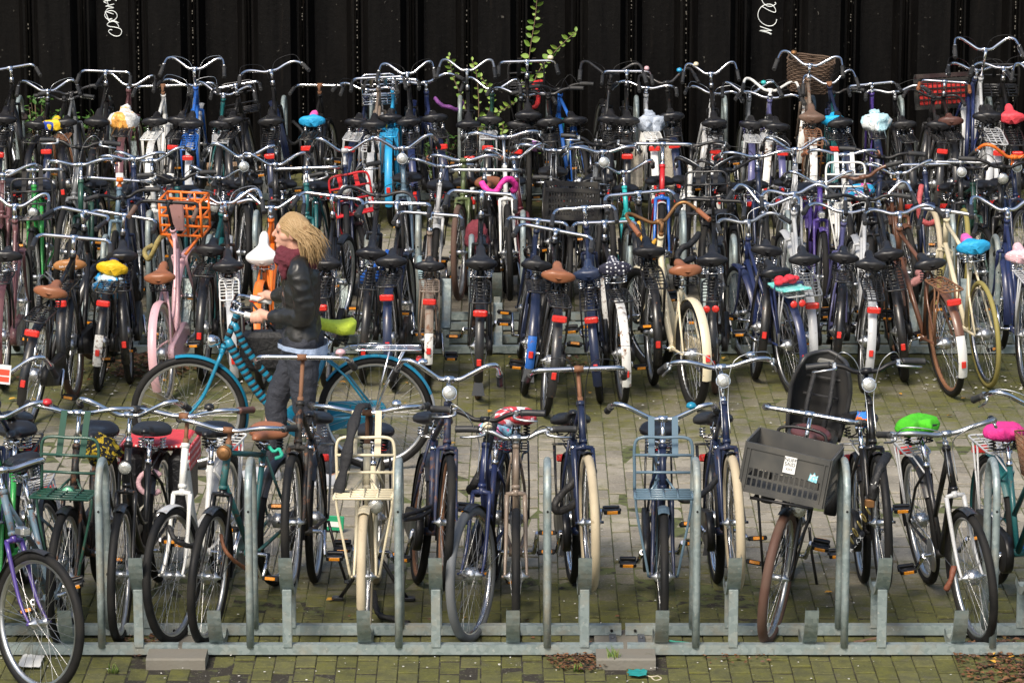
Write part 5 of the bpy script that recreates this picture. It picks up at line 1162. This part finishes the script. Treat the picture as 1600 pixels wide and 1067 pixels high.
# ---------------------------------------------------------------- locks, bags and other loose things
def vpt(px, py, Y):                                           # a point at distance Y seen at that place of the photo
    ang = P + math.atan((py - 533.5) / F); z = H - Y * math.tan(ang); return Vector((wx(px, Y, z), Y, z))
def hose(label, col, pts, r=.014, Y=None, rough=.6, **kw):
    mat = cloth("lock_" + label.replace(' ', '_')[:28], col, rough)
    return lock(label, [vpt(*p) if len(p) == 3 else vpt(p[0], p[1], Y) for p in pts], r, mat, **kw)
hose("blue woven chain lock looped on the middle rack hoop", (.02, .13, .55), [(606, 395, 24.55), (588, 415, 24.5), (574, 425, 24.45), (567, 440, 24.5), (578, 441, 24.62), (590, 432, 24.62), (600, 410, 24.6), (607, 392, 24.58)], .022)
hose("pale blue hose lock on the brown grey bicycle", (.30, .42, .45), [(655, 402, 24.5), (657, 425, 24.3), (665, 450, 24.2), (676, 462, 24.1)], .018)
hose("hot pink cable lock hanging near the white forked bicycle", (.80, .04, .32), [(752, 285, 25.7), (762, 297, 25.65), (775, 300, 25.6), (785, 285, 25.6), (797, 280, 25.65), (806, 292, 25.7), (800, 300, 25.72)], .022)
hose("black and gold patterned chain lock on the pink bicycle", (.35, .28, .10), [(262, 366, 24.4), (250, 372, 24.3), (240, 392, 24.3), (232, 405, 24.35), (226, 392, 24.5), (240, 383, 24.55)], .017)
hose("purple hose lock hung high in the rear row", (.20, .06, .24), [(680, 154, 30.7), (690, 165, 30.6), (703, 168, 30.55), (716, 172, 30.6), (722, 160, 30.7)], .018)
hose("red hose lock hanging under the black carrier in the rear row", (.62, .03, .03), [(847, 128, 30.8), (835, 132, 30.7), (841, 150, 30.6), (838, 165, 30.5), (826, 172, 30.5), (823, 186, 30.55)], .020)
hose("dusky pink hose lock around the rear rack post", (.30, .10, .13), [(560, 205, 30.5), (572, 215, 30.55), (588, 222, 30.6), (590, 232, 30.5), (575, 234, 30.4), (562, 226, 30.35), (555, 212, 30.3)], .024)
hose("yellow cord lock on the bright sky blue bicycle", (.62, .60, .02), [(604, 196, 30.3), (602, 216, 30.2), (590, 222, 30.4), (578, 212, 30.6), (577, 224, 30.65), (584, 232, 30.6)], .011)
hose("black thick lock around the rear rack post near the yellow saddle cover", (.05, .035, .03), [(8, 178, 30.5), (22, 183, 30.6), (40, 186, 30.6), (36, 179, 30.75), (14, 176, 30.7)], .018)
hose("black cable lock between the rear post and the pink nosed saddle cover", (.015, .015, .016), [(440, 200, 30.6), (447, 215, 30.5), (460, 225, 30.4), (473, 208, 30.4), (458, 190, 30.55)], .014)
hose("black cloth lock stretched from the rack hoop to the leaning bicycle", (.012, .012, .014), [(628, 806, 17.75), (650, 800, 18.3), (675, 790, 18.7), (690, 783, 18.8), (680, 792, 18.75), (655, 808, 18.3), (630, 812, 17.8)], .011)
hose("thick black cable lock over the blue bicycle's frame", (.012, .012, .013), [(772, 660, 18.4), (762, 700, 18.3), (752, 735, 18.3), (742, 755, 18.3), (735, 765, 18.35), (748, 772, 18.4)], .022)
hose("thick black chain sleeve by the hoop beside the navy bicycle", (.013, .012, .012), [(930, 735, 18.4), (905, 745, 18.35), (885, 765, 18.3), (868, 785, 18.25), (872, 798, 18.25), (893, 790, 18.3), (912, 772, 18.4)], .020)
hose("black cable lock between the blue grey carrier bicycle and the hoop", (.012, .012, .013), [(1130, 735, 18.5), (1110, 760, 18.4), (1092, 775, 18.3), (1070, 782, 18.2), (1052, 770, 18.3)], .016)
hose("loose black lock lying on the paving by the cream bicycle", (.01, .01, .011), [(584, 925, 18.6), (588, 950, 18.35), (596, 962, 18.28), (612, 966, 18.25), (628, 973, 18.2), (640, 974, 18.18)], .016)
hose("black strap wound round the white bicycle's fork", (.012, .012, .013), [(264, 822, 17.85), (272, 840, 17.8), (290, 852, 17.82), (306, 850, 17.9), (310, 832, 18.0)], .014)
hose("rusty chain on the dark teal old bicycle", (.20, .075, .03), [(345, 835, 17.95), (350, 855, 17.9), (362, 872, 17.9), (378, 884, 18.0), (390, 893, 18.1), (402, 900, 18.2)], .010)
hose("rusty chain on the black and silver city bicycle", (.16, .05, .025), [(1490, 885, 17.75), (1486, 905, 17.72), (1478, 922, 17.72)], .016)
hose("grey coiled cable hanging by the tan lettered saddle", (.10, .11, .12), [(72, 425, 24.1), (85, 440, 24.05), (80, 455, 24.0), (66, 455, 24.0), (60, 440, 24.05), (68, 430, 24.1), (82, 445, 24.1), (78, 465, 24.05)], .006)
hose("black coiled cable on the hoop beside the navy leaning bicycle", (.012, .012, .013), [(820, 390, 24.4), (828, 384, 24.4), (838, 388, 24.4), (840, 398, 24.4), (832, 404, 24.4), (822, 400, 24.4), (820, 390, 24.35), (830, 385, 24.35), (840, 392, 24.35)], .009)
hose("yellow hose lock hung on the cream swan-necked bicycle's bar", (.62, .33, .03), [(998, 347, 24.3), (1000, 362, 24.25), (1006, 378, 24.2), (1018, 383, 24.2), (1024, 375, 24.25)], .014)
hose("thick black lock on the black front carrier bicycle of the middle rack", (.012, .012, .013), [(1092, 365, 25.1), (1080, 380, 25.0), (1066, 388, 24.95), (1058, 400, 24.9), (1066, 410, 24.9), (1082, 404, 25.0)], .022)
hose("pink cloth lock wound on the copper bicycle", (.50, .22, .20), [(1405, 440, 25.0), (1418, 446, 24.95), (1430, 440, 24.95), (1440, 432, 25.0), (1434, 426, 25.1)], .026)
hose("faded red looped lock on the cream front tyre", (.42, .08, .08), [(1440, 290, 25.6), (1436, 315, 25.5), (1438, 340, 25.5), (1450, 350, 25.5), (1462, 346, 25.55)], .020)
hose("green cord on the saddle stay of the dark teal bicycle", (.03, .42, .28), [(420, 698, 18.7), (428, 705, 18.65), (436, 702, 18.65), (440, 712, 18.6), (430, 716, 18.6)], .010)
# branded sleeve, padlock and chain on the raised black bicycle
lk = hose("black chain sleeve with white letters looped through a front wheel", (.011, .011, .012), [(1386, 712, 17.98), (1376, 730, 17.85), (1366, 760, 17.80), (1362, 780, 17.80)], .025)
ob("padlock", MB().box(vpt(1359, 786, 17.79), (.05, .03, .042), bev=.006), METAL['brass'], lk)
for k_ in range(5):
    p = vpt(1356 - k_ * 6.5, 797 + k_ * 11.5, 17.78); q = [p + Vector(((.007 if k_ % 2 else .002) * math.cos(a) - .012 * math.sin(a), (.002 if k_ % 2 else .007) * math.cos(a), .021 * math.sin(a))) for a in [2 * math.pi * t / 12 for t in range(12)]]
    ob("chain_link", MB().tube(q, .0045, 5, closed=True), surf("chain_brass", (.5, .38, .14), .3, .9, .1), lk)
for k_, ch_ in enumerate("FALKX"):
    p = vpt(1380 - k_ * 4.6, 716 + k_ * 9.6, (17.955, 17.895, 17.85, 17.83, 17.815)[k_])
    text(ch_, .042, WHITETXT, lk, Matrix.Translation(p + Vector((0, -.032, -.008))) @ Matrix.Rotation(math.pi / 2, 4, 'X') @ Matrix.Rotation(R(-62), 4, 'Z'))
lk2 = hose("black chain sleeve end with white letters beside the rack hoop", (.011, .011, .012), [(1325, 858, 17.78), (1332, 850, 17.82), (1340, 842, 17.88), (1348, 834, 17.95)], .016)
for k_, ch_ in enumerate("ALKX"):
    text(ch_, .030, WHITETXT, lk2, Matrix.Translation(vpt(1331 + k_ * 5, 858 - k_ * 6.2, 17.80 + k_ * .03) + Vector((0, -.03, 0))) @ Matrix.Rotation(math.pi / 2, 4, 'X') @ Matrix.Rotation(R(52), 4, 'Z'))
def crumple(label, name, cat, c, r, mat, seed=1, amp=.25, n=22):
    def fn(u, v):
        a, b = 2 * math.pi * u, math.pi * (.02 + .96 * v); d = Vector((math.sin(b) * math.cos(a), math.sin(b) * math.sin(a), math.cos(b)))
        k_ = 1 + amp * (noise.noise(d * 2.2 + Vector((seed, 0, 0))) + .7 * abs(noise.noise(d * 5 + Vector((0, seed, 0)))) * 1.2 - .2)
        return (c[0] + d.x * r[0] * k_, c[1] + d.y * r[1] * k_, c[2] + d.z * r[2] * k_)
    return tag(ob(name, MB().grid(fn, n, n, closeu=True), mat), label, cat)
i4 = BIKES['B4']; c = i4['M'] @ (i4['Ms'] @ Vector((-.07, .01, -.115))); crumple("crumpled blue plastic bag under the yellow and navy saddle cover", "plastic_bag", "plastic bag", c, (.105, .10, .10), cloth("plastic_blue", (.02, .33, .72), .3, (.55, .68, .75), 'swirl', 12), 3, .4)
c = vpt(745, 372, 25.35); crumple("maroon cloth bag hanging in the middle rack", "cloth_bag", "bag", c, (.085, .08, .12), cloth("bag_maroon", (.15, .02, .03), .85), 5, .25)
c = vpt(1352, 655, 18.45); crumple("small multicoloured cloth knot on the handlebar beside the child seat", "cloth_knot", "cloth", c, (.05, .045, .04), cloth("knot_multi", (.85, .20, .03), .8, (.03, .2, .62), 'cells', 40), 8, .5, 14)
c = vpt(160, 703, 18.4); crumple("black and yellow cloth bundle behind the dark green carrier", "cloth_bundle", "cloth", c, (.09, .08, .075), cloth("bundle_by", (.012, .012, .012), .8, (.55, .38, .02), 'swirl', 28), 9, .4)
c = vpt(818, 255, 28.0)
c = vpt(835, 228, 29.6); crumple("lilac saddle bag ball hanging in the rear row", "cloth_pouch", "bag", c, (.055, .05, .045), cloth("pouch_lilac", (.42, .20, .50), .8), 2, .15, 14)
# teal parcel with a red flower on the dark blue step-through bicycle
i18 = BIKES['B18']; pr = thing("parcel", "teal folded parcel with red cloth flower on a rear carrier", "parcel", i18['M'] @ Matrix.Translation((-.12, 0, .775)) @ Matrix.Rotation(R(8), 4, 'Y'))
TEALC = cloth("parcel_teal", (.16, .62, .56), .6, (.35, .72, .70), 'swirl', 14)
ob("parcel_board", MB().box((-.09, 0, 0), (.19, .20, .014), bev=.004), TEALC, pr); ob("parcel_board", MB().box((.11, .0, .02), (.17, .20, .014), Matrix.Rotation(R(-9), 3, 'Y'), bev=.004), TEALC, pr)
fl = ob("flower", None, None, pr, Matrix.Translation((.04, .01, .035)))
for k_ in range(9):
    a = 2 * math.pi * k_ / 9; rr = .045 if k_ % 2 else .03
    b2 = MB(); ell(b2, (rr * math.cos(a), rr * 1.5 * math.sin(a), .012 + .012 * (k_ % 3)), (.032, .034, .022), 9); ob("petal", b2, cloth("flower_red", (.70, .03, .05), .8), fl)
ob("strap", MB().tube([(.02, .105, -.3), (.02, .108, -.02), (.02, .10, .03), (.02, -.1, .03), (.02, -.108, -.02)], .010, 5, flat=.3), paint('blue'), pr)
# canvas panniers on the white bicycle of the rear row
i19 = BIKES['D19']
for s_ in (-1, 1):
    mb = MB(); mb.box((-.06, s_ * .14, .50), (.32, .10, .36), bev=.04)
    tag(ob("canvas_pannier", mb, cloth("canvas", (.42, .38, .31), .95), None, i19['M'].copy()), "pale canvas pannier on the white rear row bicycle, the one nearer the " + ("aqua bicycle" if s_ > 0 else "brown saddle"), "bag")
# black strap draped over the cream carrier
i7 = BIKES['A7']; mb = MB()
pts = cr([vpt(573, 632, 18.2), vpt(560, 640, 18.12), vpt(548, 680, 18.0), vpt(538, 730, 17.95), vpt(527, 775, 17.92)], 6)
mb.tube(pts, [.022 + .012 * math.sin(i * .5) ** 2 for i in range(len(pts))], 8, flat=.45); pts2 = cr([vpt(576, 632, 18.24), vpt(580, 660, 18.25), vpt(574, 700, 18.22), vpt(566, 735, 18.2)], 5); mb.tube(pts2, .026, 8, flat=.4)
tag(ob("cloth_strap", mb, cloth("strap_black", (.012, .012, .014), .75)), "long black cloth strap draped over the cream carrier bicycle's bar", "strap")
# saddle print and cover print
i3 = BIKES['B3']; 
text("Bella Ciao Roma", .0165, WHITETXT, next(o for o in i3['root'].children if o.name.startswith('saddle')), Matrix.Translation((-.1315, 0, .012)) @ Matrix.Rotation(R(-90), 4, 'Z') @ Matrix.Rotation(R(80), 4, 'X'))
# red flyer on a handlebar at the picture's edge, bike behind it
bike('A', -14, "dark bicycle cut off by the picture's edge with a red flyer on its bar", fr='dia', col='navy', bar='north', bz=1.10, hi=1, L=-1, key='A00')
f0 = vpt(-4, 584, 18.15); mb = MB(); mb.box((0, 0, 0), (.135, .003, .10)); fo = tag(ob("flyer", mb, surf("flyer_paper", (.80, .78, .76), .6, wear=0, dust=.05), None, Matrix.Translation(f0) @ Matrix.Rotation(R(6), 4, 'Y')), "red and white paper flyer hanging on a handlebar at the picture's edge", "flyer")
ob("flyer_print", MB().box((0, -.0025, .012), (.12, .002, .030)), surf("print_red", (.75, .08, .04), .6, wear=0, dust=0), fo); ob("flyer_print", MB().box((0, -.0025, -.024), (.12, .002, .026)), surf("print_red", (.75, .08, .04), .6, wear=0, dust=0), fo)
# a few things on the ground
GREENP = surf("green_plastic", (.02, .34, .16), .35, wear=.25, wearcol=(.5, .55, .5), dust=.2)
g0 = thing("green_card", "green printed plastic card standing on the paving by the cream bicycle", "card", Matrix.Translation(vpt(516, 826, gy(832))) @ Matrix.Rotation(R(4), 4, 'Y'))
ob("card", MB().box((0, 0, .035), (.15, .01, .085), bev=.004), GREENP, g0); ob("card_print", MB().box((0, -.0065, .03), (.11, .002, .03)), WHITETXT, g0)
def paper(label, px, py, w_, d_, mat, seed, name="paper_scrap", cat="litter"):
    Y = gy(py); X = wx(px, Y)
    return tag(ob(name, MB().grid(lambda u, v: (X + (u - .5) * w_ + .02 * noise.noise(Vector((u * 3, v * 3, seed))), Y + (v - .5) * d_ + .02 * noise.noise(Vector((v * 3, u * 3, seed))), .018 + .016 * abs(noise.noise(Vector((u * 4 + seed, v * 4, 0))))), 8, 8), mat), label, cat)
paper("torn white paper scrap under the purple forked bicycle's front wheel", 48, 1038, .11, .20, surf("paper_white", (.62, .62, .60), .8, wear=.1, dust=.2), 4)
paper("teal plastic wrapper on the paving before the concrete block", 996, 1056, .09, .10, surf("wrapper_teal", (.01, .25, .24), .4, wear=0, dust=.1), 7, "plastic_wrapper")
hose("pale loop of string beside the teal wrapper", (.55, .48, .36), [(1010, 1055, gy(1055)), (1018, 1057, gy(1057)), (1028, 1056, gy(1055)), (1033, 1060, gy(1060)), (1024, 1063, gy(1062)), (1018, 1058, gy(1058))], .004, name="string", cat="string")
hose("dry twig lying between the rack rails by the crate bicycle", (.17, .10, .06), [(1334, 1003, gy(1003)), (1352, 1000, gy(1001)), (1372, 996, gy(998))], .008, name="twig", cat="twig")
hose("thin green stick lying beside the concrete block", (.04, .30, .22), [(1046, 1001, gy(1003)), (1065, 1003, gy(1005)), (1082, 1005, gy(1006))], .006, name="stick", cat="stick")
# cardboard by the wall
CARD = surf("cardboard", (.30, .19, .11), .9, wear=.3, wearcol=(.16, .10, .06), dust=.1)
for (px, py, w_, h_, rot, lab) in ((345, 292, .34, .16, 12, "crushed brown cardboard box at the wall foot by the M-shaped bars"), (425, 292, .26, .14, -18, "small torn cardboard box at the wall foot behind the woman's hair")):
    q = thing("cardboard_box", lab, "cardboard box", Matrix.Translation((wx(px, 31.5), 31.5, .0)) @ Matrix.Rotation(R(rot), 4, 'Z'))
    ob("box_body", MB().box((0, 0, h_ / 2), (w_, .22, h_), Matrix(((1, 0, .25), (0, 1, .1), (0, 0, 1)))), CARD, q); ob("flap", MB().box((.02, -.15, h_ * .9), (w_ * .9, .12, .006), Matrix.Rotation(R(-35), 3, 'X')), CARD, q)
# ---------------------------------------------------------------- plants
def leaf_mat(name, a, b):
    m, n, l, bs = new_mat(name); oi = N(n, "ObjectInfo"); g_ = N(n, "NewGeometry")
    ad = N(n, "Math", operation='ADD'); l.new(oi.outputs["Random"], ad.inputs[0]); l.new(g_.outputs["Random Per Island"], ad.inputs[1])
    fr_ = N(n, "Math", operation='FRACT'); l.new(ad.outputs[0], fr_.inputs[0])
    l.new(mixc(n, l, fr_.outputs[0], a, b), bs.inputs["Base Color"]); bs.inputs["Roughness"].default_value = .5
    return m
LEAF = leaf_mat("leaf_green", (.08, .17, .02), (.24, .35, .06)); WEED = leaf_mat("weed_green", (.03, .09, .015), (.08, .17, .03)); STEMM = surf("plant_stem", (.14, .09, .05), .8, wear=.2)
def m_leaf(mb, L_=1.0, w_=.74):
    mb.grid(lambda u, v: ((v - .5) * w_ * math.sin(math.pi * (u * .96 + .02)) ** .75 * (1 - .25 * u), u * L_, .10 * abs(v - .5) * 2 * w_ - .16 * u * u), 7, 5)
LEAFME = cached(("leaf",), m_leaf)
def plant(label, stems, seed, size=.07):
    r_ = random.Random(seed); base = stems[0][0]
    t = thing("wall_plant", label, "plant", Matrix.Translation((base.x, base.y, 0))); inv = Matrix.Translation((-base.x, -base.y, 0))
    for st_ in stems:
        pts = cr(st_, 8); m_ = len(pts)
        ob("stem", MB().tube(pts, [.006 * (1 - .75 * i / m_) + .0012 for i in range(m_)], 5), STEMM, t, inv)
        k_ = 0; Ls = 0
        for i in range(int(m_ * .25), m_ - 1):
            Ls += (pts[i + 1] - pts[i]).length
            if Ls < size * .30: continue
            Ls = 0; k_ += 1; d = (pts[i + 1] - pts[i]).normalized()
            side = (1 if k_ % 2 else -1); s_ = size * r_.uniform(.5, 1.25) * (1 - .35 * (i / m_) ** 3)
            az = r_.uniform(-40, 40); Mo = inv @ Matrix.Translation(pts[i]) @ Matrix.Rotation(R(side * r_.uniform(50, 85)), 4, 'Y') @ Matrix.Rotation(R(90 + r_.uniform(-35, 15)), 4, 'X') @ Matrix.Rotation(R(az), 4, 'Y') @ Matrix.Scale(s_, 4)
            ob("leaf", LEAFME, LEAF, t, Mo)
        ob("leaf", LEAFME, LEAF, t, inv @ Matrix.Translation(pts[-1]) @ Matrix.Rotation(R(80), 4, 'X') @ Matrix.Scale(size * .6, 4))
WP = 31.75
plant("tall leafy sapling climbing the black wall above the rear bars", [[vpt(812, 270, WP), vpt(818, 170, WP), vpt(828, 80, WP), vpt(836, 30, WP), vpt(840, -12, WP)], [vpt(815, 200, WP), vpt(838, 120, WP), vpt(868, 80, WP), vpt(900, 50, WP)]], 3, .074)
plant("leafy climbing shoots between the M-shaped bars against the wall", [[vpt(742, 280, WP), vpt(748, 180, WP), vpt(745, 120, WP), vpt(738, 95, WP)], [vpt(742, 280, WP), vpt(730, 180, WP), vpt(708, 120, WP), vpt(702, 88, WP)], [vpt(742, 280, WP), vpt(760, 190, WP), vpt(768, 150, WP), vpt(752, 120, WP)]], 5, .058)
plant("thin bramble shoot reaching out beside the black saddle trio", [[vpt(765, 260, WP - .2), vpt(772, 185, WP - .3), vpt(790, 170, WP - .4), vpt(806, 160, WP - .4)], [vpt(768, 230, WP - .2), vpt(776, 195, WP - .3), vpt(786, 196, WP - .4), vpt(784, 212, WP - .4)]], 9, .07)
def weed(label, px, Y, h_, w_, n_, seed):
    r_ = random.Random(seed); X = wx(px, Y); t = thing("weed_bush", label, "plant", Matrix.Translation((X, Y, 0)))
    st_ = MB(); lf = MB(); me = MB(); m_leaf(me)
    for q in range(n_):
        a, rad = r_.uniform(0, 6.28), r_.random() ** .5 * w_; z = h_ * r_.random() ** .8; p = Vector((rad * math.cos(a) * (.6 + z / h_ * .4), rad * math.sin(a) * .6, z)); s_ = r_.uniform(.03, .065)
        Mo = Matrix.Translation(p) @ Matrix.Rotation(r_.uniform(0, 6.28), 4, 'Z') @ Matrix.Rotation(R(r_.uniform(-20, 70)), 4, 'X') @ Matrix.Scale(s_, 4)
        lf.add([Mo @ Vector(v) for v in me.v], me.f, True)
        if q % 6 == 0: st_.tube([(0, 0, 0), p * .5 + Vector((0, 0, .03)), p], [.005, .004, .002], 4)
    ob("foliage", lf, WEED, t, kind="stuff"); ob("stem", st_, STEMM, t, kind="stuff")
weed("green weed bush at the wall foot under the straight chrome bars", 116, 31.4, .62, .30, 420, 1)
weed("low weeds at the wall foot beside the yellow saddle cover", 62, 31.5, .75, .12, 140, 2)
weed("green weeds at the wall foot beside the white bag saddle", 216, 31.5, .55, .16, 200, 3)
weed("small weeds at the wall foot beside the white rear row bicycle", 262, 31.5, .35, .14, 130, 4)
weed("sparse dark weeds at the wall foot under the purple hose lock", 690, 31.5, .42, .18, 140, 6)
weed("sparse weeds at the wall foot by the lilac pouch", 880, 31.5, .3, .2, 120, 7)
def tuft(label, px, py, h_, n_, seed):
    r_ = random.Random(seed); Y = gy(py); X = wx(px, Y); mb = MB()
    for q in range(n_):
        a = r_.uniform(0, 6.28); l_ = h_ * r_.uniform(.5, 1); b0 = Vector((r_.uniform(-.025, .025), r_.uniform(-.02, .02), 0)); d = Vector((math.cos(a), math.sin(a), 0)) * l_ * r_.uniform(.1, .5)
        mb.tube([b0, b0 + d * .4 + Vector((0, 0, l_ * .7)), b0 + d + Vector((0, 0, l_))], [.0035, .003, .0006], 3)
    tag(ob("grass_tuft", mb, leaf_mat("grass_%d" % seed, (.10, .20, .03), (.26, .30, .07)), None, Matrix.Translation((X, Y, 0))), label, "grass tuft")
tuft("grass tuft growing in front of the concrete block", 958, 1042, .11, 26, 4); tuft("small grass tuft in the joint under the white bicycle's wheel", 178, 1050, .05, 14, 5); tuft("small grass tuft before the leaf pile", 903, 1048, .05, 12, 6)
# ---------------------------------------------------------------- leaf litter and flecks
def scatter(name, label, spots, mat, seed, kind):
    r_ = random.Random(seed); mb = MB()
    for (px, py, rx, ry, n_, s0, s1) in spots:
        Y0 = gy(py); X0 = wx(px, Y0)
        for q in range(n_):
            a, rad = r_.uniform(0, 6.28), (r_.random() ** .6); X, Y = X0 + rx * rad * math.cos(a), Y0 + ry * rad * math.sin(a); s_ = r_.uniform(s0, s1)
            Mo = Matrix.Translation((X, Y, .010 + r_.uniform(0, .016 if kind else .004))) @ Matrix.Rotation(r_.uniform(0, 6.28), 4, 'Z') @ Matrix.Rotation(R(r_.uniform(-25, 25)), 4, 'X')
            if kind: v = [(-.5, 0, 0), (-.2, .3, .12), (.25, .26, .1), (.55, 0, 0), (.2, -.3, .12), (-.25, -.28, .1)]; f_ = [[0, 1, 2, 3], [0, 3, 4, 5]]
            else: v = [(-.5, -.3, 0), (.4, -.35, .1), (.5, .3, 0), (-.35, .4, .1)]; f_ = [[0, 1, 2, 3]]
            mb.add([Mo @ (Vector(p) * s_) for p in v], f_, False)
    o = ob(name, mb, mat, kind="stuff"); o["label"] = label; o["category"] = "litter"
DRY = leaf_mat("dry_leaf", (.045, .02, .012), (.20, .09, .035)); DRYO = leaf_mat("yellow_leaf", (.45, .20, .02), (.60, .36, .05)); FLK = leaf_mat("pale_fleck", (.45, .43, .38), (.75, .74, .70))
scatter("leaf_litter", "brown dead leaves heaped on the paving", [(905, 1033, .17, .20, 300, .012, .03), (1575, 1045, .26, .5, 520, .015, .04), (235, 575, .32, .40, 520, .02, .045), (860, 572, .25, .3, 160, .02, .04), (230, 1008, .12, .25, 140, .015, .03), (80, 590, .4, .3, 90, .02, .04), (1150, 1030, .2, .15, 40, .01, .03), (740, 985, 1.2, .3, 40, .015, .03), (800, 320, 4.2, .5, 300, .02, .05)], DRY, 3, True)
scatter("fallen_leaf", "scattered yellow fallen leaves on the paving", [(800, 620, 3.2, 1.4, 34, .03, .06), (1580, 1035, .2, .4, 12, .03, .06), (20, 630, .2, .2, 4, .04, .06), (800, 400, 3.8, 1.2, 30, .03, .06), (800, 900, 2.6, 1.0, 14, .02, .05)], DRYO, 5, True)
scatter("pale_fleck", "pale flecks of litter scattered over the paving", [(800, 1040, 2.7, .35, 130, .005, .014), (800, 900, 2.9, 1.0, 130, .005, .013), (800, 620, 3.4, 1.4, 230, .006, .018), (230, 600, .7, .5, 90, .012, .035), (1500, 590, .6, .5, 60, .012, .03), (860, 570, .4, .3, 50, .01, .03), (800, 400, 4, 1.4, 150, .01, .03)], FLK, 6, False)
